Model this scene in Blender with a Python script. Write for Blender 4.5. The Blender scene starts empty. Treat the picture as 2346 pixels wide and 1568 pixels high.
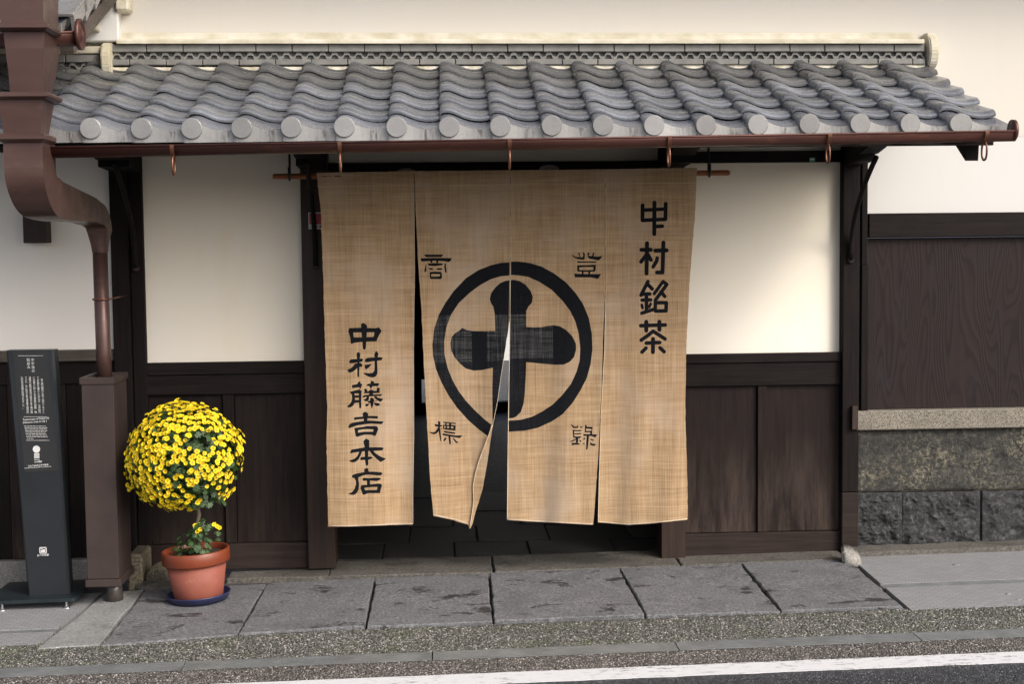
import bpy, bmesh, math, random
from mathutils import Vector, Matrix, noise
from mathutils.geometry import delaunay_2d_cdt
random.seed(7)
R_ = math.radians
scene = bpy.context.scene
COL = scene.collection

# ------------------------------------------------------------------ camera
W, H, F = 2346.0, 1568.0, 3200.0            # photograph frame, focal length in frame pixels
CAM = Vector((0.0, -8.56, 1.948))
YAW, PIT, ROL = 0.0519, -0.0665, -0.0109
_f = Vector((math.sin(YAW)*math.cos(PIT), math.cos(YAW)*math.cos(PIT), math.sin(PIT)))
_r = Vector((math.cos(YAW), -math.sin(YAW), 0.0))
_u = _r.cross(_f)
CR = _r*math.cos(ROL) + _u*math.sin(ROL)
CU = -_r*math.sin(ROL) + _u*math.cos(ROL)
CF = _f
cam_d = bpy.data.cameras.new('camera')
cam = bpy.data.objects.new('camera', cam_d)
COL.objects.link(cam)
cam_d.sensor_width = 36.0
cam_d.lens = 36.0*F/W
cam_d.clip_start = 0.05
cam_d.clip_end = 2000.0
cam.matrix_world = Matrix(((CR.x, CU.x, -CF.x, CAM.x), (CR.y, CU.y, -CF.y, CAM.y), (CR.z, CU.z, -CF.z, CAM.z), (0, 0, 0, 1)))
scene.camera = cam

# ------------------------------------------------------------------ light
SUN_DIR = Vector((1.24, -1.20, 1.32)).normalized()      # towards the sun: high on the right, in front of the facade
world = bpy.data.worlds.new('World')
scene.world = world
world.use_nodes = True
wn = world.node_tree
wn.nodes.clear()
sky = wn.nodes.new('ShaderNodeTexSky')
sky.sky_type = 'NISHITA'
sky.sun_disc = False
sky.sun_elevation = math.asin(SUN_DIR.z)
sky.sun_rotation = math.atan2(SUN_DIR.x, SUN_DIR.y)
sky.air_density = 0.6
sky.dust_density = 5.0
sky.ozone_density = 0.6
hs = wn.nodes.new('ShaderNodeHueSaturation')
hs.inputs['Saturation'].default_value = 0.6
bg = wn.nodes.new('ShaderNodeBackground')
bg.inputs['Strength'].default_value = 0.15
wo = wn.nodes.new('ShaderNodeOutputWorld')
wn.links.new(sky.outputs[0], hs.inputs['Color'])
wn.links.new(hs.outputs[0], bg.inputs['Color'])
wn.links.new(bg.outputs[0], wo.inputs['Surface'])
sun_d = bpy.data.lights.new('sun', 'SUN')
sun_d.energy = 0.70
sun_d.angle = R_(10)
sun_d.color = (1.0, 0.95, 0.87)
sun = bpy.data.objects.new('sun', sun_d)
COL.objects.link(sun)
sun.rotation_euler = SUN_DIR.to_track_quat('Z', 'Y').to_euler()
sun.location = (6, -6, 8)
scene.view_settings.view_transform = 'Standard'
scene.view_settings.look = 'None'
scene.view_settings.gamma = 1.0
scene.view_settings.use_curve_mapping = False
scene.view_settings.exposure = 0.98

# ------------------------------------------------------------------ helpers
def ray(u, v):
    return CF + CR*((u-W/2)/F) - CU*((v-H/2)/F)
def P(u, v, Y):                                  # point of the vertical plane y = Y seen at (u, v)
    d = ray(u, v)
    return CAM + d*((Y-CAM.y)/d.y)
GX, GY = 0.014, 0.020
def gz(x, y): return GX*x + GY*y
def G(u, v, a=0.0):                              # point of the sloping street seen at (u, v)
    d = ray(u, v)
    t = (a + GX*CAM.x + GY*CAM.y - CAM.z)/(d.z - GX*d.x - GY*d.y)
    return CAM + d*t
def PX(u, v, Y): return P(u, v, Y).x
def PZ(u, v, Y): return P(u, v, Y).z

WLOC = {}
def link(o):
    COL.objects.link(o)
    return o
def thing(name, label, cat, loc=(0, 0, 0), group=None):
    o = link(bpy.data.objects.new(name, None))
    o.empty_display_size = 0.1
    o.location = loc
    WLOC[o.name] = Vector(loc)
    o['label'] = label; o['category'] = cat
    if group: o['group'] = group
    return o
def tag(o, label=None, cat=None, group=None, kind=None):
    if label: o['label'] = label
    if cat: o['category'] = cat
    if group: o['group'] = group
    if kind: o['kind'] = kind
    return o
def wloc(o): return WLOC.get(o.name, Vector((0, 0, 0)))
def obj(name, bm, mat, parent=None, smooth=False, mats=None):
    """link a bmesh in world coordinates as one object; its origin is its parent's"""
    me = bpy.data.meshes.new(name)
    off = wloc(parent) if parent else Vector((0, 0, 0))
    if off.length: bmesh.ops.translate(bm, verts=bm.verts, vec=-off)
    if smooth:
        for f in bm.faces: f.smooth = True
    bm.to_mesh(me); bm.free()
    for m in (mats or [mat]): me.materials.append(m)
    o = link(bpy.data.objects.new(name, me))
    WLOC[o.name] = off.copy()
    if parent: o.parent = parent
    return o
def inst(name, me, loc, parent=None, rot=(0, 0, 0)):
    """an object of its own with shared mesh data, placed in world coordinates"""
    o = link(bpy.data.objects.new(name, me))
    off = wloc(parent) if parent else Vector((0, 0, 0))
    o.location = Vector(loc) - off
    o.rotation_euler = rot
    WLOC[o.name] = Vector(loc)
    if parent: o.parent = parent
    return o
def mesh_of(name, bm, mats, smooth=False):
    me = bpy.data.meshes.new(name)
    if smooth:
        for f in bm.faces: f.smooth = True
    bm.to_mesh(me); bm.free()
    for m in mats: me.materials.append(m)
    return me
def add_box(bm, a, b, bev=0.0):
    x0, x1 = sorted((a[0], b[0])); y0, y1 = sorted((a[1], b[1])); z0, z1 = sorted((a[2], b[2]))
    vs = [bm.verts.new(p) for p in ((x0,y0,z0),(x1,y0,z0),(x1,y1,z0),(x0,y1,z0),(x0,y0,z1),(x1,y0,z1),(x1,y1,z1),(x0,y1,z1))]
    fs = [bm.faces.new([vs[i] for i in q]) for q in ((0,3,2,1),(4,5,6,7),(0,1,5,4),(1,2,6,5),(2,3,7,6),(3,0,4,7))]
    if bev:
        es = list({e for f in fs for e in f.edges})
        bmesh.ops.bevel(bm, geom=es, offset=bev, segments=1, affect='EDGES')
    return fs
def box(a, b, bev=0.0):
    bm = bmesh.new(); add_box(bm, a, b, bev); return bm
def add_hexa(bm, q0, q1):
    """solid between two quads"""
    A = [bm.verts.new(p) for p in q0]; B = [bm.verts.new(p) for p in q1]
    n = len(A)
    bm.faces.new(A[::-1]); bm.faces.new(B)
    for i in range(n): bm.faces.new((A[i], A[(i+1) % n], B[(i+1) % n], B[i]))
def add_prism(bm, pts, vec):
    vec = Vector(vec)
    add_hexa(bm, [Vector(p) for p in pts], [Vector(p)+vec for p in pts])
def fixn(bm):
    bmesh.ops.recalc_face_normals(bm, faces=bm.faces); return bm
def add_tube(bm, pts, r, n=10, caps=True, closed=False):
    pts = [Vector(p) for p in pts]
    rs = r if isinstance(r, (list, tuple)) else [r]*len(pts)
    rings = []; N = len(pts); prev = None
    for i, p in enumerate(pts):
        if closed: t = pts[(i+1) % N]-pts[i-1]
        else: t = pts[min(i+1, N-1)]-pts[max(i-1, 0)]
        t.normalize()
        if prev is None:
            a = Vector((0, 0, 1)) if abs(t.z) < .9 else Vector((1, 0, 0))
            s = t.cross(a).normalized()
        else:
            s = (prev - t*prev.dot(t)).normalized()
        prev = s; q = t.cross(s)
        rings.append([bm.verts.new(p + (s*math.cos(2*math.pi*k/n) + q*math.sin(2*math.pi*k/n))*rs[i]) for k in range(n)])
    for i in range(N if closed else N-1):
        A, B = rings[i], rings[(i+1) % N]
        for k in range(n): bm.faces.new((A[k], A[(k+1) % n], B[(k+1) % n], B[k]))
    if caps and not closed:
        bm.faces.new(rings[0][::-1]); bm.faces.new(rings[-1])
def add_lathe(bm, prof, c, n=48, M=None, mi=0):
    """prof: (radius, height) list, turned about the vertical through c; M tilts it"""
    c = Vector(c); rings = []
    for r, h in prof:
        if r < 1e-6:
            v = Vector((0, 0, h)); v = M @ v if M else v
            rings.append([bm.verts.new(c+v)])
        else:
            L = []
            for k in range(n):
                v = Vector((r*math.cos(2*math.pi*k/n), r*math.sin(2*math.pi*k/n), h))
                L.append(bm.verts.new(c + (M @ v if M else v)))
            rings.append(L)
    for A, B in zip(rings, rings[1:]):
        for k in range(n):
            q = [A[k % len(A)], A[(k+1) % len(A)], B[(k+1) % len(B)], B[k % len(B)]]
            q = [v for i, v in enumerate(q) if v not in q[:i]]
            if len(q) > 2:
                f = bm.faces.new(q); f.material_index = mi

# ------------------------------------------------------------------ materials
def nodes(name):
    m = bpy.data.materials.new(name); m.use_nodes = True
    nt = m.node_tree; nt.nodes.clear()
    out = nt.nodes.new('ShaderNodeOutputMaterial')
    b = nt.nodes.new('ShaderNodeBsdfPrincipled')
    nt.links.new(b.outputs[0], out.inputs['Surface'])
    return m, nt, b, out
def N(nt, t, **kw):
    n = nt.nodes.new(t)
    for k, v in kw.items():
        if k in n.inputs: n.inputs[k].default_value = v
        else: setattr(n, k, v)
    return n
def coords(nt, scale=(1, 1, 1), rnd=True, rot=(0, 0, 0)):
    tc = N(nt, 'ShaderNodeTexCoord')
    mp = N(nt, 'ShaderNodeMapping'); mp.inputs['Scale'].default_value = scale; mp.inputs['Rotation'].default_value = rot
    src = tc.outputs['Object']
    if rnd:
        oi = N(nt, 'ShaderNodeObjectInfo')
        ad = N(nt, 'ShaderNodeVectorMath', operation='MULTIPLY_ADD')
        cx = N(nt, 'ShaderNodeCombineXYZ')
        for i in range(3): nt.links.new(oi.outputs['Random'], cx.inputs[i])
        ad.inputs[1].default_value = (17.0, 31.0, 23.0)
        nt.links.new(cx.outputs[0], ad.inputs[0]); nt.links.new(src, ad.inputs[2])
        src = ad.outputs[0]
    nt.links.new(src, mp.inputs['Vector'])
    return mp.outputs[0]
def noise_n(nt, vec, scale, detail=5, rough=.55, dist=0):
    n = N(nt, 'ShaderNodeTexNoise'); n.inputs['Scale'].default_value = scale; n.inputs['Detail'].default_value = detail
    n.inputs['Roughness'].default_value = rough; n.inputs['Distortion'].default_value = dist
    nt.links.new(vec, n.inputs['Vector']); return n.outputs['Fac']
def ramp(nt, fac, stops):
    r = N(nt, 'ShaderNodeValToRGB'); e = r.color_ramp.elements
    while len(e) < len(stops): e.new(.5)
    for k, (p, c) in enumerate(stops):
        e[k].position = p
        e[k].color = (*c, 1) if isinstance(c, (tuple, list)) else (c, c, c, 1)
    nt.links.new(fac, r.inputs['Fac']); return r.outputs['Color']
def mixc(nt, a, b, fac, mode='MIX'):
    m = N(nt, 'ShaderNodeMix', data_type='RGBA', blend_type=mode)
    for sock, v in ((6, a), (7, b), (0, fac)):
        if hasattr(v, 'links') or hasattr(v, 'is_output'): nt.links.new(v, m.inputs[sock])
        elif sock == 0: m.inputs[0].default_value = v
        else: m.inputs[sock].default_value = (*v, 1)
    return m.outputs[2]
def bump(nt, b, h, strength=.3, dist=.01):
    n = N(nt, 'ShaderNodeBump'); n.inputs['Strength'].default_value = strength; n.inputs['Distance'].default_value = dist
    nt.links.new(h, n.inputs['Height']); nt.links.new(n.outputs[0], b.inputs['Normal'])
def plain(name, c1, c2, scale=8, rough=.6, bmp=.1, bscale=60, bdist=.003, metal=0, spec=.5, vec=(1, 1, 1), lo=.35, hi=.65, rrange=None):
    m, nt, b, o = nodes(name)
    v = coords(nt, vec)
    f = noise_n(nt, v, scale, 6)
    nt.links.new(ramp(nt, f, [(lo, c1), (hi, c2)]), b.inputs['Base Color'])
    b.inputs['Roughness'].default_value = rough
    b.inputs['Metallic'].default_value = metal
    b.inputs['Specular IOR Level'].default_value = spec
    if rrange: nt.links.new(ramp(nt, noise_n(nt, v, scale*1.7, 4), [(.3, rrange[0]), (.7, rrange[1])]), b.inputs['Roughness'])
    if bmp: bump(nt, b, noise_n(nt, v, bscale, 4), bmp, bdist)
    return m
def wood(name, c1, c2, axis='Z', rough=.68, wear=None, spec=.11, gs=1.0):
    m, nt, b, o = nodes(name)
    st = {'Z': (1, 1, .06), 'X': (.06, 1, 1), 'Y': (1, .06, 1)}[axis]
    v = coords(nt, st)
    g = noise_n(nt, v, 42*gs, 6, .6, .4)
    g2 = noise_n(nt, v, 150*gs, 3, .6)
    big = noise_n(nt, coords(nt, (1, 1, .5)), 2.2, 4)
    c = ramp(nt, g, [(.3, c1), (.7, c2)])
    c = mixc(nt, c, tuple(.6*x for x in c1), ramp(nt, big, [(.4, 0.0), (.7, .55)]))
    if wear:
        wc, z0, z1, amt = wear
        tc = N(nt, 'ShaderNodeTexCoord'); sp = N(nt, 'ShaderNodeSeparateXYZ'); nt.links.new(tc.outputs['Object'], sp.inputs[0])
        mr = N(nt, 'ShaderNodeMapRange'); mr.inputs['From Min'].default_value = z0; mr.inputs['From Max'].default_value = z1
        mr.inputs['To Min'].default_value = 1; mr.inputs['To Max'].default_value = 0
        nt.links.new(sp.outputs['Z'], mr.inputs['Value'])
        wn_ = noise_n(nt, coords(nt, (1, 1, .14)), 11, 8, .68)
        mu = N(nt, 'ShaderNodeMath', operation='MULTIPLY')
        nt.links.new(ramp(nt, wn_, [(.4, 0.0), (.68, amt)]), mu.inputs[0]); nt.links.new(mr.outputs[0], mu.inputs[1])
        c = mixc(nt, c, wc, mu.outputs[0])
    nt.links.new(c, b.inputs['Base Color'])
    b.inputs['Roughness'].default_value = rough
    b.inputs['Specular IOR Level'].default_value = spec
    ad = N(nt, 'ShaderNodeMath', operation='ADD'); nt.links.new(g, ad.inputs[0]); nt.links.new(g2, ad.inputs[1])
    bump(nt, b, ad.outputs[0], .35, .004)
    return m
MT = {}
def mk_materials():
    # plaster with faint blotches and rain stains
    def plaster(name, c, warm):
        m, nt, b, o = nodes(name)
        v = coords(nt, (1, 1, 1), False)
        col = ramp(nt, noise_n(nt, v, 1.1, 5, .5), [(.3, c), (.72, warm)])
        st = noise_n(nt, coords(nt, (1, 1, .25), False), 3.5, 7, .65)
        col = mixc(nt, col, tuple(x*k for x, k in zip(warm, (.9, .86, .74))), ramp(nt, st, [(.55, 0.0), (.8, .35)]))
        sp = noise_n(nt, v, 90, 2)
        col = mixc(nt, col, (.30, .26, .2), ramp(nt, sp, [(.80, 0.0), (.84, .5)]))
        nt.links.new(col, b.inputs['Base Color'])
        b.inputs['Roughness'].default_value = .75; b.inputs['Specular IOR Level'].default_value = .25
        bump(nt, b, noise_n(nt, v, 25, 5), .08, .006)
        return m
    MT['plaster'] = plaster('wall_plaster', (.555, .548, .53), (.57, .555, .53))
    MT['plaster_up'] = plaster('upper_wall_plaster', (.575, .55, .495), (.585, .545, .475))
    MT['plaster_cream'] = plaster('gate_plaster', (.78, .735, .645), (.81, .735, .59))
    MT['plaster_wing'] = plaster('wing_plaster', (.81, .775, .71), (.82, .77, .69))
    MT['plaster_trim'] = plain('trim_plaster', (.42, .38, .27), (.58, .545, .45), 7, .75, .25, 40, .004)
    MT['plaster_dirty'] = plain('dirty_plaster', (.42, .38, .26), (.68, .64, .54), 14, .85, .4, 50, .006)
    MT['wood'] = wood('black_timber', (.006, .0045, .004), (.014, .010, .0088), 'Z')
    MT['wood_x'] = wood('black_timber_rail', (.0075, .0055, .005), (.017, .0122, .011), 'X')
    MT['wood_y'] = wood('black_timber_arm', (.006, .005, .005), (.014, .011, .010), 'Y')
    MT['wood_grey'] = wood('weathered_rail', (.05, .042, .035), (.12, .10, .085), 'X')
    MT['wood_brown'] = wood('brown_door_post', (.012, .0062, .0043), (.044, .0215, .0125), 'Z', .55, None, .35, .7)
    MT['board'] = wood('dark_wall_board', (.0105, .0072, .0064), (.0225, .0155, .0135), 'Z', .6, ((.105, .075, .06), .0, .80, .85))
    MT['board_dark'] = wood('dark_board_unworn', (.0075, .0053, .0048), (.016, .0112, .0098), 'Z', .68, ((.06, .043, .034), .0, .45, .5))
    MT['board_low'] = wood('dark_base_rail', (.018, .0122, .0108), (.034, .0245, .0215), 'X', .55)
    MT['guard'] = plain('guard_paint', (.028, .0185, .016), (.039, .0262, .0228), 6, .5, .12, 30, .003, 0, .4)
    # big board with flowing cathedral grain
    m, nt, b, o = nodes('cathedral_grain_board')
    v = coords(nt, (1.15, 1, .17), False)
    nz = N(nt, 'ShaderNodeTexNoise'); nz.inputs['Scale'].default_value = 2.3; nz.inputs['Detail'].default_value = 2.4; nt.links.new(v, nz.inputs['Vector'])
    mu = N(nt, 'ShaderNodeMath', operation='MULTIPLY'); mu.inputs[1].default_value = 98.0; nt.links.new(nz.outputs['Fac'], mu.inputs[0])
    fr = N(nt, 'ShaderNodeMath', operation='SINE'); ml = N(nt, 'ShaderNodeMath', operation='MULTIPLY'); ml.inputs[1].default_value = 3.2
    nt.links.new(mu.outputs[0], ml.inputs[0]); nt.links.new(ml.outputs[0], fr.inputs[0])
    ring = ramp(nt, fr.outputs[0], [(.0, 0.0), (.5, .15), (.9, 1.0)])
    col = mixc(nt, (.0190, .0136, .0126), (.0118, .0086, .0082), ring)
    bigc = noise_n(nt, coords(nt, (1, 1, .5), False), 2.6, 5)
    col = mixc(nt, col, (.024, .0145, .0125), ramp(nt, bigc, [(.45, 0.0), (.7, .6)]))
    col = mixc(nt, col, (.018, .016, .018), ramp(nt, noise_n(nt, coords(nt, (1, 1, .8), False), 5, 6, .65), [(.52, 0.0), (.7, .6)]))
    nt.links.new(col, b.inputs['Base Color']); b.inputs['Roughness'].default_value = .68; b.inputs['Specular IOR Level'].default_value = .14
    bump(nt, b, fr.outputs[0], .22, .002)
    MT['grain'] = m
    # silver-grey fired roof tile: dirtier towards the ridge
    def tile(name, c1, c2, dirt, drip=False):
        m, nt, b, o = nodes(name)
        v = coords(nt, (1, 1, 1))
        oi = N(nt, 'ShaderNodeObjectInfo')
        col = ramp(nt, noise_n(nt, v, 9, 6), [(.3, c1), (.7, c2)])
        hv = N(nt, 'ShaderNodeHueSaturation'); mr = N(nt, 'ShaderNodeMapRange'); mr.inputs['To Min'].default_value = .74; mr.inputs['To Max'].default_value = 1.22
        nt.links.new(oi.outputs['Random'], mr.inputs['Value']); nt.links.new(mr.outputs[0], hv.inputs['Value']); nt.links.new(col, hv.inputs['Color'])
        d = ramp(nt, noise_n(nt, v, 26, 8, .7), [(.48, 0.0), (.75, dirt)])
        col = mixc(nt, hv.outputs[0], (.16, .145, .105), d)
        if drip:      # rain drips under the middle of each pan
            tc = N(nt, 'ShaderNodeTexCoord'); sp = N(nt, 'ShaderNodeSeparateXYZ'); nt.links.new(tc.outputs['Object'], sp.inputs[0])
            mx = ramp(nt, sp.outputs['X'], [(.115, 0.0), (.145, 1.0), (.165, 1.0), (.20, 0.0)])
            my = ramp(nt, sp.outputs['Y'], [(.0, 1.0), (.004, 0.0)])
            st = ramp(nt, noise_n(nt, coords(nt, (1, .3, .12)), 75, 6, .7), [(.46, 0.0), (.60, .85)])
            q1 = N(nt, 'ShaderNodeMath', operation='MULTIPLY'); q2 = N(nt, 'ShaderNodeMath', operation='MULTIPLY')
            nt.links.new(mx, q1.inputs[0]); nt.links.new(my, q1.inputs[1]); nt.links.new(q1.outputs[0], q2.inputs[0]); nt.links.new(st, q2.inputs[1])
            col = mixc(nt, col, (.05, .046, .04), q2.outputs[0])
        nt.links.new(col, b.inputs['Base Color'])
        b.inputs['Metallic'].default_value = .30 if drip else .45
        nt.links.new(ramp(nt, noise_n(nt, v, 14, 5), [(.3, .20), (.75, .38)]), b.inputs['Roughness'])
        bump(nt, b, noise_n(nt, v, 45, 5), .12, .003)
        return m
    MT['tile'] = tile('roof_tile_glaze', (.155, .163, .180), (.225, .236, .258), .26)
    MT['eave_sky_tint'] = tile('eave_tile_sky_tint', (.165, .175, .20), (.22, .232, .265), .15)  # bluer than the fronts: sky reflection on the tops put into the colour
    MT['tile_old'] = tile('roof_tile_dirty', (.135, .14, .146), (.19, .19, .19), .52)
    MT['eave'] = tile('eave_tile_glaze', (.215, .213, .21), (.26, .256, .25), .18, True)
    MT['ridge'] = plain('ridge_tile', (.125, .122, .112), (.185, .18, .165), 10, .6, .15, 60, .003)
    # copper
    def copper(name, c1, c2, pat, rough=.42, metal=.55):
        m, nt, b, o = nodes(name)
        v = coords(nt, (.35, 1, 1))
        col = ramp(nt, noise_n(nt, v, 7, 6), [(.3, c1), (.7, c2)])
        col = mixc(nt, col, pat, ramp(nt, noise_n(nt, v, 16, 8, .7), [(.56, 0.0), (.74, .7)]))
        nt.links.new(col, b.inputs['Base Color']); b.inputs['Metallic'].default_value = metal
        nt.links.new(ramp(nt, noise_n(nt, v, 11, 5), [(.3, rough-.08), (.7, rough+.12)]), b.inputs['Roughness'])
        bump(nt, b, noise_n(nt, v, 5, 3), .06, .01)
        return m
    MT['copper'] = copper('aged_copper_gutter', (.065, .026, .021), (.10, .041, .032), (.19, .075, .04))
    MT['copper_pipe'] = copper('brown_copper_downpipe', (.070, .038, .032), (.100, .057, .048), (.13, .078, .06), .38, .45)
    MT['copper_hook'] = copper('bright_copper_hook', (.125, .055, .034), (.19, .088, .055), (.07, .035, .025), .38, .6)
    MT['iron'] = plain('black_iron', (.010, .009, .010), (.018, .016, .016), 20, .5, .1)
    MT['rod'] = wood('reddish_bamboo_rod', (.17, .06, .025), (.30, .115, .05), 'X', .4)
    # woven hemp cloth and ink
    def cloth(name, ink):
        m, nt, b, o = nodes(name)
        nt.nodes.remove(b)
        warp = noise_n(nt, coords(nt, (1, .05, .02), False), 150, 4, .75)
        weft = noise_n(nt, coords(nt, (.02, .05, 1), False), 135, 4, .75)
        slub = noise_n(nt, coords(nt, (1, .05, .05), False), 45, 5, .6)
        slub2 = noise_n(nt, coords(nt, (.10, .05, 1), False), 26, 5, .6)
        mx = N(nt, 'ShaderNodeMath', operation='ADD'); nt.links.new(warp, mx.inputs[0]); nt.links.new(weft, mx.inputs[1])
        mx2 = N(nt, 'ShaderNodeMath', operation='ADD'); nt.links.new(slub, mx2.inputs[0]); nt.links.new(slub2, mx2.inputs[1])
        su = N(nt, 'ShaderNodeMath', operation='MULTIPLY_ADD'); su.inputs[1].default_value = .68; nt.links.new(mx.outputs[0], su.inputs[0])
        h2 = N(nt, 'ShaderNodeMath', operation='MULTIPLY'); h2.inputs[1].default_value = .32; nt.links.new(mx2.outputs[0], h2.inputs[0]); nt.links.new(h2.outputs[0], su.inputs[2])
        half = N(nt, 'ShaderNodeMath', operation='MULTIPLY'); half.inputs[1].default_value = .5; nt.links.new(su.outputs[0], half.inputs[0])
        t = half.outputs[0]
        if ink:
            c = ramp(nt, t, [(.35, (.008, .009, .011)), (.7, (.020, .021, .024))])
            hole = ramp(nt, t, [(.46, 0.0), (.62, .11)])
        else:
            c = ramp(nt, t, [(.38, (.25, .162, .088)), (.5, (.44, .305, .178)), (.62, (.61, .455, .29))])
            big = noise_n(nt, coords(nt, (1, 1, 1), False), 2.4, 3)
            c = mixc(nt, c, (.52, .42, .325), ramp(nt, big, [(.46, 0.0), (.70, .6)]))
            hole = ramp(nt, t, [(.46, .0), (.64, .05)])
        df = N(nt, 'ShaderNodeBsdfDiffuse'); df.inputs['Roughness'].default_value = .8
        tl = N(nt, 'ShaderNodeBsdfTranslucent'); tr = N(nt, 'ShaderNodeBsdfTransparent')
        nt.links.new(c, df.inputs['Color']); nt.links.new(c, tl.inputs['Color'])
        bp = N(nt, 'ShaderNodeBump'); bp.inputs['Strength'].default_value = .5; bp.inputs['Distance'].default_value = .002
        nt.links.new(t, bp.inputs['Height']); nt.links.new(bp.outputs[0], df.inputs['Normal'])
        m1 = N(nt, 'ShaderNodeMixShader'); m1.inputs[0].default_value = .05 if ink else .14
        nt.links.new(df.outputs[0], m1.inputs[1]); nt.links.new(tl.outputs[0], m1.inputs[2])
        m2 = N(nt, 'ShaderNodeMixShader'); nt.links.new(hole, m2.inputs[0])
        nt.links.new(m1.outputs[0], m2.inputs[1]); nt.links.new(tr.outputs[0], m2.inputs[2])
        nt.links.new(m2.outputs[0], o.inputs['Surface'])
        return m
    MT['cloth'] = cloth('woven_hemp', False); MT['ink'] = cloth('printed_black', True)
    MT['selvage'] = plain('selvage_edge', (.55, .46, .34), (.68, .60, .48), 60, .9, .3, 200, .002)
    # stone
    def slab(name, c1, c2, stain, amt):
        m, nt, b, o = nodes(name)
        v = coords(nt, (1, 1, 1))
        fine = noise_n(nt, v, 62, 6, .78)
        mid = noise_n(nt, v, 5, 7, .62)
        col = ramp(nt, fine, [(.30, tuple(x*.42 for x in c1)), (.47, c1), (.62, c2), (.8, tuple(min(.6, x*1.5) for x in c2))])
        col = mixc(nt, col, tuple(x*.7 for x in c1), ramp(nt, mid, [(.45, 0.0), (.7, .6)]))
        st = noise_n(nt, coords(nt, (1.0, 1.5, 1)), 4.0, 10, .70, .3)
        col = mixc(nt, col, stain, ramp(nt, st, [(.565, 0.0), (.61, amt)]))
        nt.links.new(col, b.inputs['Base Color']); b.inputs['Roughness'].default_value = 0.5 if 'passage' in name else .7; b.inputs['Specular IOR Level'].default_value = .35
        ad = N(nt, 'ShaderNodeMath', operation='ADD'); nt.links.new(fine, ad.inputs[0]); nt.links.new(mid, ad.inputs[1])
        bump(nt, b, ad.outputs[0], .8, .010)
        return m
    MT['slab'] = slab('paving_granite', (.115, .115, .12), (.215, .215, .22), (.022, .019, .017), .9)
    MT['concrete'] = slab('pale_concrete', (.21, .21, .205), (.31, .31, .30), (.10, .095, .08), .5)
    MT['sill'] = slab('sill_stone', (.085, .078, .068), (.16, .15, .13), (.03, .028, .022), .6)
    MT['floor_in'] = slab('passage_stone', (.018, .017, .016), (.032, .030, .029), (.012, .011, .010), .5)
    def granite(name, a, b_, c_, s=170):
        m, nt, b, o = nodes(name)
        v = coords(nt)
        vo = N(nt, 'ShaderNodeTexVoronoi'); vo.inputs['Scale'].default_value = s; nt.links.new(v, vo.inputs['Vector'])
        sp = N(nt, 'ShaderNodeSeparateColor'); nt.links.new(vo.outputs['Color'], sp.inputs[0])
        col = ramp(nt, sp.outputs[0], [(.18, a), (.36, b_), (.8, c_)])
        col = mixc(nt, col, tuple(x*.55 for x in b_), ramp(nt, noise_n(nt, v, 6, 6), [(.45, 0.0), (.72, .6)]))
        nt.links.new(col, b.inputs['Base Color']); b.inputs['Roughness'].default_value = .7
        bump(nt, b, noise_n(nt, v, 90, 4), .3, .004)
        return m
    MT['granite'] = granite('speckled_granite', (.04, .035, .03), (.16, .142, .11), (.23, .205, .16), 240)
    MT['granite_brown'] = granite('brown_field_stone', (.05, .045, .034), (.10, .086, .056), (.17, .145, .095), 110)
    MT['granite_grey'] = granite('grey_granite', (.10, .097, .09), (.18, .17, .15), (.26, .245, .215), 280)
    def rubble(name, c1, c2, lich, amt):
        m, nt, b, o = nodes(name)
        v = coords(nt)
        n1 = noise_n(nt, v, 26, 10, .78, .6)
        col = ramp(nt, n1, [(.36, tuple(x*.45 for x in c1)), (.5, c1), (.60, c2), (.72, tuple(x*2.0 for x in c2))])  # dark and pale extremes put shaded and lit facets into the stone colour
        l1 = noise_n(nt, v, 4.2, 4); l2 = noise_n(nt, v, 48, 7, .75)
        mu = N(nt, 'ShaderNodeMath', operation='MULTIPLY')
        nt.links.new(ramp(nt, l1, [(.42, 0.0), (.62, 1.0)]), mu.inputs[0]); nt.links.new(ramp(nt, l2, [(.5, 0.0), (.58, amt)]), mu.inputs[1])
        col = mixc(nt, col, lich, mu.outputs[0])
        nt.links.new(col, b.inputs['Base Color']); b.inputs['Roughness'].default_value = .62
        n2 = noise_n(nt, v, 44, 9, .75)
        ad = N(nt, 'ShaderNodeMath', operation='ADD'); nt.links.new(n1, ad.inputs[0]); nt.links.new(n2, ad.inputs[1])
        bump(nt, b, ad.outputs[0], 1.0, .03)
        return m
    MT['rubble'] = rubble('dark_rough_stone', (.032, .033, .035), (.105, .106, .110), (.13, .12, .09), .0)
    MT['rubble_lichen'] = rubble('lichen_stone', (.035, .034, .030), (.085, .08, .066), (.29, .26, .175), .85)
    MT['mortar'] = plain('lime_mortar', (.16, .14, .105), (.30, .27, .21), 30, .9, .4, 60, .006)
    # washed-pebble surfaces
    def pebble(name, stops, moss, s=80):
        m, nt, b, o = nodes(name)
        v = coords(nt, (1, 1, 1), False)
        vo = N(nt, 'ShaderNodeTexVoronoi'); vo.inputs['Scale'].default_value = s; nt.links.new(v, vo.inputs['Vector'])
        vd = N(nt, 'ShaderNodeTexVoronoi', feature='DISTANCE_TO_EDGE'); vd.inputs['Scale'].default_value = s; nt.links.new(v, vd.inputs['Vector'])
        sp = N(nt, 'ShaderNodeSeparateColor'); nt.links.new(vo.outputs['Color'], sp.inputs[0])
        col = ramp(nt, sp.outputs[0], stops)
        edge = ramp(nt, vd.outputs['Distance'], [(.02, 0.0), (.12, 1.0)])
        grout = (.022, .022, .020) if not moss else (.030, .036, .014)
        col = mixc(nt, grout, col, edge)
        if moss:
            mz = noise_n(nt, v, 5, 6, .65)
            col = mixc(nt, col, (.075, .10, .018), ramp(nt, mz, [(.55, 0.0), (.78, .55)]))
        lv = noise_n(nt, v, 1.7, 5)
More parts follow.
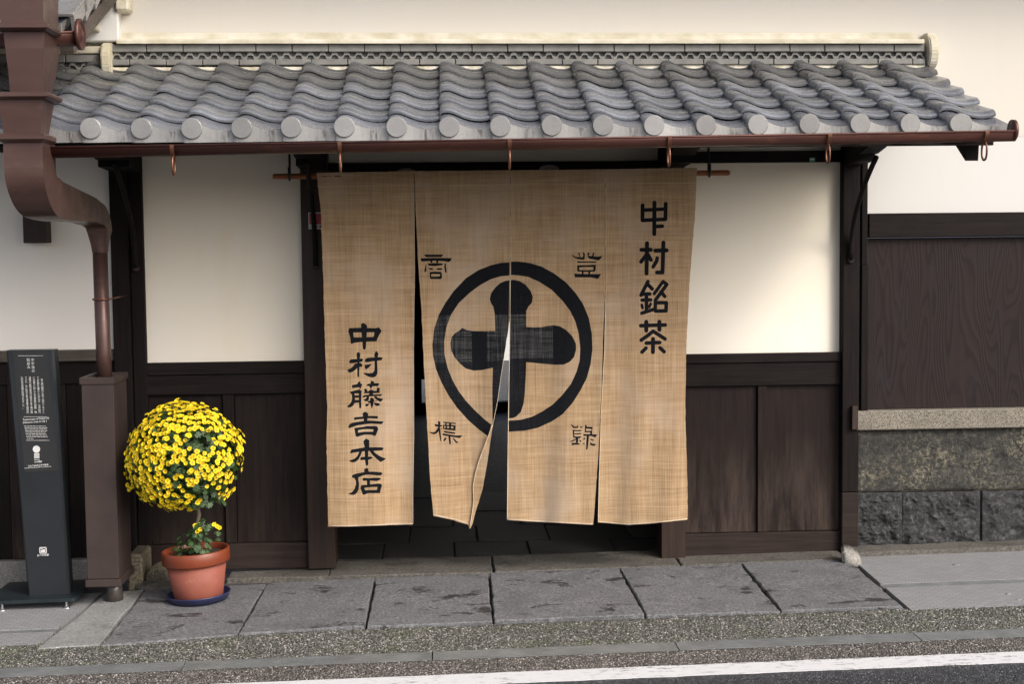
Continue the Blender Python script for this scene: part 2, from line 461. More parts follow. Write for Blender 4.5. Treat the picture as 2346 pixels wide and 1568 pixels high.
        col = mixc(nt, col, (.03, .03, .03), ramp(nt, lv, [(.45, 0.0), (.75, .35)]))
        nt.links.new(col, b.inputs['Base Color']); b.inputs['Roughness'].default_value = .5
        bump(nt, b, vd.outputs['Distance'], 1.0, .03)
        return m
    MT['gravel_a'] = pebble('mossy_washed_pebbles', [(0, (.035, .035, .034)), (.35, (.068, .067, .062)), (.65, (.15, .142, .128)), (.87, (.27, .255, .23)), (.98, (.46, .44, .40))], True, 70)
    MT['gravel_b'] = pebble('brown_washed_pebbles', [(0, (.045, .042, .040)), (.35, (.082, .075, .069)), (.65, (.155, .140, .128)), (.87, (.26, .235, .21)), (.98, (.46, .43, .39))], False, 78)
    MT['asphalt'] = pebble('blue_black_asphalt', [(0, (.012, .014, .020)), (.5, (.034, .038, .050)), (.85, (.075, .08, .10)), (.97, (.14, .145, .16))], False, 85)
    m, nt, b, o = nodes('worn_road_paint')
    v = coords(nt, (1, 1, 1), False)
    wr = noise_n(nt, coords(nt, (.6, 1.6, 1), False), 26, 9, .72)
    bd = noise_n(nt, v, 1.3, 3)
    mu = N(nt, 'ShaderNodeMath', operation='MULTIPLY'); nt.links.new(ramp(nt, wr, [(.54, 0.0), (.60, 1.0)]), mu.inputs[0]); nt.links.new(ramp(nt, bd, [(.42, 0.1), (.62, 1.0)]), mu.inputs[1])
    nt.links.new(mixc(nt, (.54, .54, .545), (.13, .13, .13), mu.outputs[0]), b.inputs['Base Color']); b.inputs['Roughness'].default_value = .6
    bump(nt, b, noise_n(nt, v, 110, 4), .4, .003)
    MT['paint'] = m
    m, nt, b, o = nodes('small_block_pavers')
    v = coords(nt, (1, 1, 1), False)
    br = N(nt, 'ShaderNodeTexBrick'); br.inputs['Scale'].default_value = 9.0; br.inputs['Mortar Size'].default_value = .022
    br.inputs['Color1'].default_value = (.20, .20, .204, 1); br.inputs['Color2'].default_value = (.24, .24, .243, 1); br.inputs['Mortar'].default_value = (.135, .135, .137, 1)
    nt.links.new(v, br.inputs['Vector'])
    col = mixc(nt, br.outputs['Color'], (.17, .17, .17), ramp(nt, noise_n(nt, v, 5, 7, .65), [(.5, 0.0), (.75, .6)]))
    nt.links.new(col, b.inputs['Base Color']); b.inputs['Roughness'].default_value = .6
    bump(nt, b, noise_n(nt, v, 90, 4), .4, .004)
    MT['paver'] = m
    MT['grate'] = plain('galvanised_grate', (.17, .18, .18), (.24, .25, .25), 9, .45, .1, 50, .002, .4)
    MT['slot'] = plain('drain_slot', (.03, .03, .03), (.05, .05, .05), 9, .8, 0)
    # pot, plant
    m, nt, b, o = nodes('terracotta_body')
    v = coords(nt)
    c = ramp(nt, noise_n(nt, v, 6, 6), [(.35, (.19, .050, .030)), (.65, (.235, .068, .042))])
    c = mixc(nt, c, (.34, .19, .14), ramp(nt, noise_n(nt, v, 19, 9, .75), [(.60, 0.0), (.72, .6)]))
    c = mixc(nt, c, (.16, .06, .04), ramp(nt, noise_n(nt, v, 9, 8, .7), [(.58, 0.0), (.74, .5)]))
    nt.links.new(c, b.inputs['Base Color']); b.inputs['Roughness'].default_value = .7
    bump(nt, b, noise_n(nt, v, 60, 5), .15, .003)
    MT['terra'] = m
    MT['terra_rim'] = plain('terracotta_rim', (.145, .030, .011), (.175, .038, .015), 7, .38, .06, 40, .002, 0, .5)
    MT['saucer'] = plain('navy_plastic', (.012, .015, .05), (.02, .023, .07), 7, .42, .05)
    MT['soil'] = plain('potting_soil', (.008, .007, .006), (.05, .042, .034), 90, .95, .9, 120, .01)
    m, nt, b, o = nodes('yellow_petals')
    g = N(nt, 'ShaderNodeObjectInfo')
    nt.links.new(ramp(nt, noise_n(nt, coords(nt), 60, 3), [(.35, (.74, .55, .008)), (.65, (.82, .68, .03))]), b.inputs['Base Color'])
    b.inputs['Roughness'].default_value = .55; b.inputs['Specular IOR Level'].default_value = .2
    MT['petal'] = m
    MT['disc'] = plain('orange_flower_disc', (.46, .20, .003), (.58, .28, .006), 200, .7, .5, 400, .002)
    MT['leaf'] = plain('dark_green_leaves', (.012, .030, .008), (.035, .075, .016), 30, .5, .1, 60, .002, 0, .4)
    MT['stem'] = plain('woody_stem', (.075, .062, .04), (.13, .11, .075), 30, .8, .4, 90, .003, 0, .3, (1, 1, .2))
    # information post
    MT['sign'] = plain('charcoal_metal', (.012, .014, .0165), (.017, .0195, .023), 3, .42, .03, 60, .001, .2)
    MT['sign_face'] = plain('black_panel', (.010, .011, .0115), (.013, .014, .015), 3, .5, .0)
    MT['sign_base'] = plain('dark_green_steel', (.016, .024, .027), (.024, .034, .038), 4, .3, .05, 60, .001, .4)
    MT['steel'] = plain('bright_steel', (.45, .45, .45), (.6, .6, .6), 20, .25, 0, metal=.9)
    MT['print'] = plain('white_print', (.48, .48, .47), (.54, .54, .53), 20, .6, 0)
    MT['red'] = plain('red_sticker', (.30, .008, .012), (.36, .012, .018), 20, .4, 0)
    MT['white'] = plain('white_plastic', (.68, .68, .66), (.75, .75, .73), 20, .5, 0)
    MT['black'] = plain('black_print', (.01, .01, .01), (.015, .015, .015), 20, .5, 0)
    MT['green'] = plain('green_sticker', (.10, .30, .18), (.14, .36, .22), 20, .5, 0)
    MT['boss'] = plain('grey_wood_boss', (.15, .145, .13), (.22, .21, .19), 20, .7, .2, 60, .002, vec=(1, 1, 6))
    MT['stainy'] = plain('drain_foot', (.075, .065, .06), (.11, .095, .088), 20, .3, .15, 40, .003, .5)
mk_materials()

# ------------------------------------------------------------------ ground
def sheet(x0, x1, y0, y1, off, nx=2, ny=1, jit=0):
    bm = bmesh.new(); g = []
    for j in range(ny+1):
        row = []
        for i in range(nx+1):
            x = x0+(x1-x0)*i/nx; y = y0+(y1-y0)*j/ny
            row.append(bm.verts.new((x, y, gz(x, y)+off)))
        g.append(row)
    for j in range(ny):
        for i in range(nx): bm.faces.new((g[j][i], g[j][i+1], g[j+1][i+1], g[j+1][i]))
    return bm
tag(obj('ground', sheet(-400, 400, -400, 400, -.05), MT['asphalt']), kind='structure')
YS, YC0, YC1, YW0, YW1 = -1.36, -1.765, -1.90, -2.135, -2.285    # slab edge, drain strip, white line
def strip(name, x0, x1, y0, y1, top, mat, depth=.06, seg=60, rough=0.0):
    """a ground strip with thickness whose two long edges wander a little"""
    bm = bmesh.new(); A = []; B = []
    for i in range(seg+1):
        x = x0+(x1-x0)*i/seg
        ja = rough*noise.noise((x*9, y0, 1)); jb = rough*noise.noise((x*9, y1, 2))
        A.append((x, y0+ja)); B.append((x, y1+jb))
    T = [[bm.verts.new((x, y, gz(x, y)+top)) for x, y in L] for L in (A, B)]
    U = [[bm.verts.new((x, y, gz(x, y)+top-depth)) for x, y in L] for L in (A, B)]
    for i in range(seg):
        bm.faces.new((T[0][i], T[0][i+1], T[1][i+1], T[1][i]))
        bm.faces.new((U[0][i], U[0][i+1], T[0][i+1], T[0][i]))
        bm.faces.new((T[1][i], T[1][i+1], U[1][i+1], U[1][i]))
    return obj(name, fixn(bm), mat)
tag(strip('road', -40, 40, -30, YW0+.02, 0.0, MT['asphalt']), kind='structure')
tag(strip('road_marking', -30, 30, YW1, YW0, .005, MT['paint'], .004, 800, .008), kind='structure')
tag(strip('road_shoulder', -40, 40, YW0+.022, YC1, .001, MT['gravel_b']), kind='structure')
tag(strip('pebble_strip', -40, 40, YC0, YS+.02, .001, MT['gravel_a'], .06, 900, .006), kind='structure')

# washed pebbles set in the two strips, as far as they can be told apart
def pebbles(name, x0, x1, y0, y1, size, mat, seed, sink=.35):
    rn = random.Random(seed)
    t = (1+5**.5)/2
    base = [Vector(p).normalized() for p in ((-1,t,0),(1,t,0),(-1,-t,0),(1,-t,0),(0,-1,t),(0,1,t),(0,-1,-t),(0,1,-t),(t,0,-1),(t,0,1),(-t,0,-1),(-t,0,1))]
    tri = ((0,11,5),(0,5,1),(0,1,7),(0,7,10),(0,10,11),(1,5,9),(5,11,4),(11,10,2),(10,7,6),(7,1,8),(3,9,4),(3,4,2),(3,2,6),(3,6,8),(3,8,9),(4,9,5),(2,4,11),(6,2,10),(8,6,7),(9,8,1))
    V = []; Fc = []
    st = size*.86
    ny = int((y1-y0)/st); nx = int((x1-x0)/st)
    for j in range(ny):
        for i in range(nx):
            x = x0+(i+.5+.5*(j % 2)+rn.uniform(-.38, .38))*st; y = y0+(j+.5+rn.uniform(-.38, .38))*st
            r = size*rn.uniform(.38, .66); a = rn.uniform(0, 3.14); e = rn.uniform(.65, 1.0); h = rn.uniform(.55, .8)
            c, s_ = math.cos(a), math.sin(a); z = gz(x, y)+r*h*(1-2*sink)*.5-.002+rn.uniform(-.0015, .0015)
            n0 = len(V)
            for b_ in base:
                px_, py_ = b_.x*r, b_.y*r*e
                V.append((x+px_*c-py_*s_, y+px_*s_+py_*c, z+b_.z*r*h))
            Fc += [(n0+p, n0+q, n0+w) for p, q, w in tri]
    me = bpy.data.meshes.new(name); me.from_pydata(V, [], Fc); me.materials.append(mat)
    me.polygons.foreach_set('use_smooth', [True]*len(me.polygons))
    return tag(link(bpy.data.objects.new(name, me)), kind='stuff')
def pebble_stone(name, stops, moss):
    m, nt, b, o = nodes(name)
    ge = N(nt, 'ShaderNodeNewGeometry')
    col = ramp(nt, ge.outputs['Random Per Island'], stops)
    v = coords(nt, (1, 1, 1), False)
    col = mixc(nt, col, (.06, .085, .014) if moss else (.045, .04, .036), ramp(nt, noise_n(nt, v, 6, 7, .7), [(.52, 0.0), (.72, .6 if moss else .45)]))
    nt.links.new(col, b.inputs['Base Color']); b.inputs['Roughness'].default_value = .42; b.inputs['Specular IOR Level'].default_value = .45
    return m
MT['stone_a'] = pebble_stone('grey_green_pebble', [(0, (.03, .031, .029)), (.3, (.062, .062, .056)), (.6, (.105, .102, .09)), (.87, (.165, .155, .138)), (.98, (.33, .31, .28))], True)
MT['stone_b'] = pebble_stone('brown_grey_pebble', [(0, (.036, .033, .03)), (.3, (.07, .063, .057)), (.6, (.118, .104, .094)), (.87, (.18, .16, .142)), (.98, (.34, .315, .28))], False)
pebbles('pebbles', -2.75, 3.5, YC0+.008, YS+.004, .0135, MT['stone_a'], 5)
pebbles('pebbles', -2.6, 3.4, YW0+.012, YC1-.008, .0115, MT['stone_b'], 6)

# drain: grates with lengthwise slots
drain = thing('drain_channel', 'long grey slotted metal drain strip set between the pebble strips along the road', 'drain', (0, (YC0+YC1)/2, gz(0, YC0)))
obj('channel_bed', sheet(-20, 20, YC1-.002, YC0+.002, -.016), MT['slot'], drain)
gx0 = -9.0
sec = 1.205
xj = G(991, 1495).x
k0 = int((-9-xj)/sec)
for k in range(k0, k0+16):
    a, b_ = xj+k*sec+.003, xj+(k+1)*sec-.003
    bm = bmesh.new()
    n = 5; w = (YC0-YC1)
    for i in range(n):
        y0 = YC1 + w*(i+.06)/n; y1 = YC1 + w*(i+.90)/n
        bm2 = [(a, y0), (b_, y0), (b_, y1), (a, y1)]
        add_prism(bm, [(x, y, gz(x, y)-.015) for x, y in bm2], (0, 0, .018))
    for t in range(5):
        x = a+(b_-a)*t/4; x = min(max(x, a+.012), b_-.012)
        q = [(x-.010, YC1+.002), (x+.010, YC1+.002), (x+.010, YC0-.002), (x-.010, YC0-.002)]
        add_prism(bm, [(xx, y, gz(xx, y)-.013) for xx, y in q], (0, 0, .013))
    obj('drain_grate', fixn(bm), MT['grate'], drain)

# pavement slabs
pave = thing('pavement', 'row of large grey stone paving slabs before the shop entrance', 'pavement', (0.3, -.85, gz(.3, -.85)))
del pave['category']; del pave['label']; pave['kind'] = 'structure'
fr = [(230, 1481), (545, 1455), (838, 1437), (1130, 1425), (1480, 1411), (1790, 1402), (2070, 1393)]
bk = [(332, 1352), (612, 1338), (860, 1325), (1120, 1314), (1418, 1302), (1697, 1292), (1945, 1283)]
def rough_slab(pts, top, th, gap=.010, tilt=0.0, n=14, amp=.006, seed=0):
    """prism on the street surface with chipped edges; pts ground (x, y) counter-clockwise"""
    c = Vector((sum(p[0] for p in pts)/len(pts), sum(p[1] for p in pts)/len(pts)))
    poly = []
    for i, p in enumerate(pts):
        q = pts[(i+1) % len(pts)]
        for k in range(n):
            t = k/n
            x = p[0]+(q[0]-p[0])*t; y = p[1]+(q[1]-p[1])*t
            d = Vector((x, y))-c; d.normalize()
            e = gap + amp*noise.noise((x*14+seed, y*14, seed)) + amp*.8*noise.noise((x*40+seed, y*40, 3))
            poly.append((x-d.x*e, y-d.y*e))
    bm = bmesh.new()
    zf = lambda x, y: gz(x, y)+top+tilt*(x-c.x)
    T0 = [bm.verts.new((x, y, zf(x, y)-.006)) for x, y in poly]
    T1 = []
    for x, y in poly:
        d = (Vector((x, y))-c).normalized()*.006
        T1.append(bm.verts.new((x-d.x, y-d.y, zf(x, y))))
    U = [bm.verts.new((x, y, zf(x, y)-th)) for x, y in poly]
    m = len(poly)
    bm.faces.new(T1)
    for i in range(m):
        j = (i+1) % m
        bm.faces.new((T0[i], T0[j], T1[j], T1[i])); bm.faces.new((U[i], U[j], T0[j], T0[i]))
    bmesh.ops.triangulate(bm, faces=[f for f in bm.faces if len(f.verts) > 4])
    return fixn(bm)
for i in range(6):
    A, B, C, D = G(*fr[i], .01), G(*fr[i+1], .01), G(*bk[i+1], .01), G(*bk[i], .01)
    o = obj('paving_slab', rough_slab([(q.x, q.y) for q in (A, B, C, D)], .010+.004*(i % 2), .07, .009, 0, 22, .008, i*5), MT['slab'], pave)
A, B, C, D = G(85, 1491), G(226, 1483), G(330, 1354), G(243, 1362)
obj('concrete_slab', rough_slab([(q.x, q.y) for q in (A, B, C, D)], .008, .07, .006, 0, 12, .008, 77), MT['concrete'], pave)
obj('joint_bed', sheet(-2.4, 3.4, YS+.03, .35, -.03), MT['slot'], pave)
# side pavements of small blocks
e0, e1 = G(80, 1490), G(238, 1362)
def quad_on_street(pts, off, th=.05):
    bm = bmesh.new()
    add_prism(bm, [(x, y, gz(x, y)+off-th) for x, y in pts], (0, 0, th)); return fixn(bm)
sdl = G(100, 1447).y; sdr = G(2230, 1337).y
def side_pave(xa, xb, xtop_a, xtop_b, yd, y0, y1, hw):
    # split by the narrow drain line at yd
    def xe(x_f, x_b, y): return x_f+(x_b-x_f)*(y-y0)/(y1-y0)
    for ya, yb in ((y0, yd-hw), (yd+hw, y1)):
        pts = [(xe(xa, xtop_a, ya), ya), (xe(xb, xtop_b, ya), ya), (xe(xb, xtop_b, yb), yb), (xe(xa, xtop_a, yb), yb)]
        tag(obj('sidewalk', quad_on_street(pts, .004), MT['paver']), kind='structure')
    pts = [(xe(xa, xtop_a, yd-hw+.002), yd-hw+.002), (xe(xb, xtop_b, yd-hw+.002), yd-hw+.002), (xe(xb, xtop_b, yd+hw-.002), yd+hw-.002), (xe(xa, xtop_a, yd+hw-.002), yd+hw-.002)]
    return pts
lp = side_pave(-12, e0.x-.012, -12, e1.x-.012, sdl, YS-.03, -.40, .03)
rp = side_pave(G(2074, 1393).x+.01, 14, G(1950, 1283).x+.01, 14, sdr, YS-.01, -.02, .045)
def slot_line(pts, label):
    t = thing('slot_drain', label, 'drain', ((pts[0][0]+pts[1][0])/2, pts[0][1], gz(0, pts[0][1])), 'narrow slot drains in the side pavements')
    x0, x1, y0, y1 = min(pts[0][0], pts[3][0])-.006, max(pts[1][0], pts[2][0])+.006, pts[0][1], pts[2][1]
    bm = bmesh.new(); add_prism(bm, [(x, y, gz(x, y)-.03) for x, y in ((x0, y0), (x1, y0), (x1, y1), (x0, y1))], (0, 0, .018))
    obj('drain_bed', fixn(bm), MT['slot'], t)
    bm = bmesh.new(); n = 4
    for i in range(n):
        a, b_ = y0+(y1-y0)*(i+.1)/n, y0+(y1-y0)*(i+.72)/n
        add_prism(bm, [(x, y, gz(x, y)-.013) for x, y in ((x0, a), (x1, a), (x1, b_), (x0, b_))], (0, 0, .014))
    obj('drain_bar', fixn(bm), MT['grate'], t)
slot_line(lp, 'narrow drain strip in the pale pavement before the black information post')
slot_line(rp, 'narrow drain strip in the small block pavement below the rough stone wall')
for u, v, r, nm in ((2190, 1295, .022, 'round'), (2309, 1362, .014, 'l'), (2333, 1375, .014, 'r')):
    c = G(u, v, .004); bm = bmesh.new()
    add_lathe(bm, [(0, .004), (r*.8, .004), (r, 0)], c, 20)
    lab = {'round': 'small round pale metal cap in the block pavement close to the stone wall', 'l': 'small white pin on the block pavement, the left of two near the right edge', 'r': 'small white pin on the block pavement, the right of two near the right edge'}[nm]
    tag(obj('pavement_pin', bm, MT['concrete']), lab, 'pavement pin', 'pins in the right pavement')

# ------------------------------------------------------------------ the gate house
house = thing('gate_house', 'traditional gate house with white plaster walls, dark timber frame and a tiled canopy roof', 'building', (.3, 0, 0))
YP = -.07                                            # front of the posts
zt_ = lambda u, v, Y=0.0: PZ(u, v, Y)
X_A0, X_A1 = PX(260, 800, YP), PX(332, 800, YP)      # far left post
X_B0, X_B1 = PX(696, 825, YP), PX(768, 1250, YP)     # left door post
X_C0, X_C1 = PX(1515, 1255, YP), PX(1571, 1255, YP)  # right door post
X_D0, X_D1 = PX(1930, 808, YP), PX(1973, 808, YP)    # far right post
Z_LP = PZ(516, 829, 0)                               # foot of the left plaster panel
Z_RP = PZ(1750, 809, 0)
Z_BASE = .004
# upper wall: one big plaster face behind the canopy, from the left block to beyond the right edge
zr = PZ(1000, 150, -.1)
obj('upper_wall', box((X_A0-.3, .0, PZ(1200, 365, 0)+.12), (9.0, .35, 6.2)), MT['plaster_up'], house)
obj('main_eave', box((X_A0-.3, -.80, 4.18), (9.0, .0, 4.34)), MT['wood_x'], house)
zside = PZ(2160, 488, 0)
obj('side_wall', box((X_D1+.04, .002, zside-.02), (9.0, .35, PZ(1200, 365, 0)+.12)), MT['plaster'], house)
# plaster panels
obj('wall_panel', box((X_A1-.02, .0, Z_LP-.05), (X_B0+.02, .12, PZ(1200, 365, 0)+.118)), MT['plaster_cream'], house)
obj('wall_panel', box((X_C1-.02, .0, Z_RP-.05), (X_D0+.02, .12, PZ(1750, 371, 0)+.05)), MT['plaster_cream'], house)
obj('wall_panel', box((X_B1-.02, .01, PZ(1150, 372, 0)-.04), (X_C0+.02, .12, PZ(1200, 365, 0)+.118)), MT['plaster_cream'], house)
obj('wall_panel', box((X_C1+.02, -.012, PZ(1750, 347, 0)-.02), (X_D0+.02, .10, PZ(1200, 365, 0)+.118)), MT['plaster_cream'], house)
# posts
ztop = PZ(1200, 300, 0)
def post(x0, x1, y0, z0, z1, m=MT['wood'], nm='post'):
    return obj(nm, box((x0, y0, z0), (x1, .13, z1), .005), m, house)
post(X_A0, X_A0+(X_A1-X_A0)*.56, YP, PZ(300, 1270, YP), ztop)
post(X_A0+(X_A1-X_A0)*.57, X_A1, YP+.03, Z_BASE, ztop)
post(X_B0, X_B1, YP, Z_BASE, ztop, MT['wood_brown'])
post(X_C0, X_C1, YP, Z_BASE, ztop, MT['wood_brown'])
zcut = PZ(1945, 1130, YP)
post(X_D0, X_D1-.012, YP, zcut+.003, ztop)
post(X_D0, X_D1-.012, YP-.003, Z_BASE, zcut, MT['board_low'], 'post_foot')
xs0, xs1 = PX(1974, 760, YP), PX(1990, 760, YP)
zs = PZ(1980, 955, YP)
obj('edge_batten', box((xs0, YP+.005, zs), (xs1, .13, PZ(1985, 607, YP)), .003), MT['wood'], house)
obj('edge_batten', box((xs0+.002, YP+.012, PZ(1985, 607, YP)+.002), (xs1-.006, .13, ztop), .003), MT['wood'], house)
bm = bmesh.new()
for k in range(3):
    zz = zs-.002-.028*k
    add_box(bm, (xs0-.004*k, YP+.005-.004*k, zz-.024), (xs1-.004*k, .10, zz), .005)
obj('carved_foot', bm, MT['wood'], house)
obj('corner_block', box((PX(1949, 950, YP), YP-.03, PZ(1950, 984, YP)), (PX(1963, 950, YP), YP+.02, PZ(1950, 930, YP)), .003), MT['wood_brown'], house)
# lintels
zl0, zl1 = PZ(1150, 400, -.03), PZ(1150, 371, -.03)
lint = obj('lintel', box((X_B1-.01, -.05, zl0-.10), (X_C0+.01, .13, zl1), .004), MT['wood_x'], house)
obj('lintel', box((X_C1-.01, -.045, PZ(1750, 372, -.045)), (X_D0+.01, .10, PZ(1750, 346, -.045)), .004), MT['wood_x'], house)
for u, v, a, b_ in ((930, 394, .060, .022), (1258, 386, .058, .021), (1884, 398, .02, .012)):
    if u > 1500: continue
    c = P(u, v, -.052); bm = bmesh.new()
    n = 28
    ring = [bm.verts.new((c.x+a*math.cos(2*math.pi*k/n), -.062, c.z+b_*math.sin(2*math.pi*k/n))) for k in range(n)]
    ring2 = [bm.verts.new((c.x+a*1.06*math.cos(2*math.pi*k/n), -.045, c.z+b_*1.1*math.sin(2*math.pi*k/n))) for k in range(n)]
    bm.faces.new(ring)
    for k in range(n): bm.faces.new((ring2[k], ring2[(k+1) % n], ring[(k+1) % n], ring[k]))
    obj('lintel_boss', fixn(bm), MT['boss'], lint)
# lower panelling: two boards each side, with rails and a stile
def panelling(x0, x1, zt, pix, zb, us, mb):
    z1, z2, z3 = pix
    obj('upper_rail', box((x0, -.040, z1), (x1, .06, zt), .004), MT['wood_x'], house)
    obj('wide_rail', box((x0, -.030, z2), (x1, .06, z1-.003), .003), MT['wood_x'], house)
    obj('base_rail', box((x0, -.030, zb), (x1, .06, z3), .004), MT['board_low'], house)
    s0, s1 = us
    obj('stile', box((s0, -.022, z3+.003), (s1, .06, z2-.003), .003), mb, house)
    obj('board', box((x0, .0, z3+.003), (s0-.003, .06, z2-.003), .002), mb, house)
    obj('board', box((s1+.003, .0, z3+.003), (x1, .06, z2-.003), .002), mb, house)
panelling(X_A1-.003, X_B0+.003, Z_LP, (PZ(516, 858, -.03), PZ(516, 904, -.03), PZ(600, 1246, -.03)), Z_BASE, (PX(512, 1000, -.02), PX(537, 1000, -.02)), MT['board_dark'])
panelling(X_C1-.003, X_D0+.003, Z_RP, (PZ(1750, 831, -.03), PZ(1750, 884, -.03), PZ(1750, 1222, -.03)), Z_BASE, (PX(1736, 1000, -.02), PX(1756, 1000, -.02)), MT['board'])

# sill stones under posts and across the doorway
def sill(u0, u1, vf0, vf1, yb, off):
    a, b_ = G(u0, vf0, off), G(u1, vf1, off)
    pts = [(a.x, a.y), (b_.x, b_.y), (b_.x, yb), (a.x, yb)]
    bm = rough_slab(pts, 0, .10, .003, 0, 14, .006, u0)
    for v in bm.verts: v.co.z += off if v.co.z > gz(v.co.x, v.co.y)-.05 else 0
    return bm
for u0, u1, vf0, vf1 in ((520, 752, 1326, 1322), (752, 1130, 1321, 1312), (1132, 1560, 1311, 1296), (1562, 1944, 1296, 1281)):
    obj('sill_stone', sill(u0, u1, vf0, vf1, .16, .004), MT['sill'], house)
# passage behind the curtain: stone floor, walls, ceiling, lit yard at its end
xl, xr, yf = X_B0+.0, X_C1+.25, 7.2
pas = obj('passage_wall', box((xl-.12, .14, -.05), (xl, yf, 3.0)), MT['wood'], house)
obj('passage_wall', box((xr, .14, -.05), (xr+.12, yf, 3.0)), MT['wood'], house)
obj('passage_ceiling', box((xl, .14, 2.55), (xr, yf, 2.7)), MT['wood_y'], house)
sc_f = F/(8.56+yf)
xo0, xo1 = P(990, 800, yf).x, P(1268, 800, yf).x
obj('passage_end_wall', box((xl, yf, P(980, 870, yf).z), (xo0, yf+.1, 2.55)), MT['wood'], house)
obj('passage_end_wall', box((xl, yf, -.05), (P(966, 900, yf).x, yf+.1, P(980, 870, yf).z-.003)), MT['wood'], house)
obj('passage_end_wall', box((xo1, yf, -.05), (xr, yf+.1, 2.55)), MT['wood'], house)
obj('passage_end_wall', box((xo0, yf+.002, P(1100, 722, yf).z), (xo1, yf+.1, 2.55)), MT['wood'], house)
obj('passage_end_wall', box((xo0+.45, yf+.004, -.05), (xo0+.62, yf+.1, P(1100, 722, yf).z)), MT['wood'], house)
obj('passage_threshold', box((xl, yf-.02, -.05), (xr, yf+.11, P(1150, 921, yf).z)), MT['wood_x'], house)
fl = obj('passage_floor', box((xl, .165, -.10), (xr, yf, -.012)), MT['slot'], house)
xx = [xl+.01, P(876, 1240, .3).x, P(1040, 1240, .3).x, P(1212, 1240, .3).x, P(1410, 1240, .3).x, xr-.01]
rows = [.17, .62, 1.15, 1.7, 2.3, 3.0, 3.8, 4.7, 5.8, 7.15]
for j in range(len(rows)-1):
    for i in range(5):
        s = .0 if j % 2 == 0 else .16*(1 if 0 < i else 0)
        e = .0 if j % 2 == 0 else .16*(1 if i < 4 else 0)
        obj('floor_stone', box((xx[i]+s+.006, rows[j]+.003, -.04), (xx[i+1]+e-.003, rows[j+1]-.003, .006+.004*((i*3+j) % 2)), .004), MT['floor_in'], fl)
MT['yard'] = plain('pale_yard_gravel', (.55, .54, .52), (.72, .71, .69), 30, .9, .3)
yard = tag(obj('yard', box((-3, yf+.12, -.06), (4.5, 15, .0)), MT['yard']), kind='structure')
yw = thing('yard_wall', 'sunlit pale wall of the inner yard glimpsed through the curtain slits', 'wall', (.8, 13, 0))
obj('wall', box((-3, 13, .0), (4.5, 13.2, 2.0)), MT['plaster'], yw)
obj('coping', box((-3.05, 12.95, 2.003), (4.55, 13.25, 2.08), .01), MT['ridge'], yw)

# ------------------------------------------------------------------ canopy roof of S-shaped tiles
YE, ZE, YR, ZR = -1.317, .6455+1.948, -.10, 1.0993+1.948
sl = math.atan2(ZR-ZE, YR-YE)
SLEN = math.hypot(ZR-ZE, YR-YE)
eu = [207,327,442,556,670,791,911,1032,1147,1265,1383,1500,1619,1737,1855,1969,2083,2197]
hu = [321,416,514,613,709,814,916,1018,1121,1222,1322,1422,1524,1628,1729,1831,1931,2034]
cols = []
for i in range(18):
    xe = P(eu[i], 285, YE).x; xh = P(hu[i], 151, YR).x
    cols.append(.6*xe+.4*xh)
pitch = (cols[-1]-cols[0])/17
cols = [cols[0]-pitch*k for k in (4, 3, 2, 1)] + cols
XR_END = cols[-1]+pitch-.02
PROF = [(-.045, .012), (-.043, .034), (-.030, .0435), (-.010, .0465), (.010, .045), (.030, .039), (.055, .028), (.085, .015), (.115, .006), (.145, .001), (.175, .000), (.203, .004), (.229, .012)]
def tile_bm(L, th=.017, drop=None, wid=1.0, lift=.038):
    """tile lying along the slope: local x across, y up the slope, z off the roof plane"""
    bm = bmesh.new()
    def row(y, dz, t):
        return [bm.verts.new((x*wid, y, z+dz-t)) for x, z in PROF]
    ys = [(0, lift-.013), (.010, lift-.0065), (.026, lift-.0015), (.050, lift), (L*.5, lift*.55), (L, 0)]
    T = [row(y, d, 0) for y, d in ys]; F0 = row(*ys[0], 0); B = [row(y, d, t) for y, d, t in ((*ys[0], .012), (*ys[-1], th))]; K = len(ys)-1
    n = len(PROF)
    for a, b_ in zip(T, T[1:]):
        for i in range(n-1): bm.faces.new((a[i], a[i+1], b_[i+1], b_[i])).smooth = True
    for i in range(n-1):
        bm.faces.new((B[0][i], B[0][i+1], F0[i+1], F0[i]))
        bm.faces.new((B[1][i+1], B[1][i], B[0][i], B[0][i+1]))
    # deep left edge
    lo = [bm.verts.new((PROF[0][0]*wid, y, d-.012)) for y, d in ys]
    for k in range(K): bm.faces.new((lo[k], T[k][0], T[k+1][0], lo[k+1]))
    rb = [bm.verts.new((PROF[-1][0]*wid, y, PROF[-1][1]+d-th)) for y, d in ys]
    for k in range(K): bm.faces.new((T[k][-1], rb[k], rb[k+1], T[k+1][-1]))
    return bm
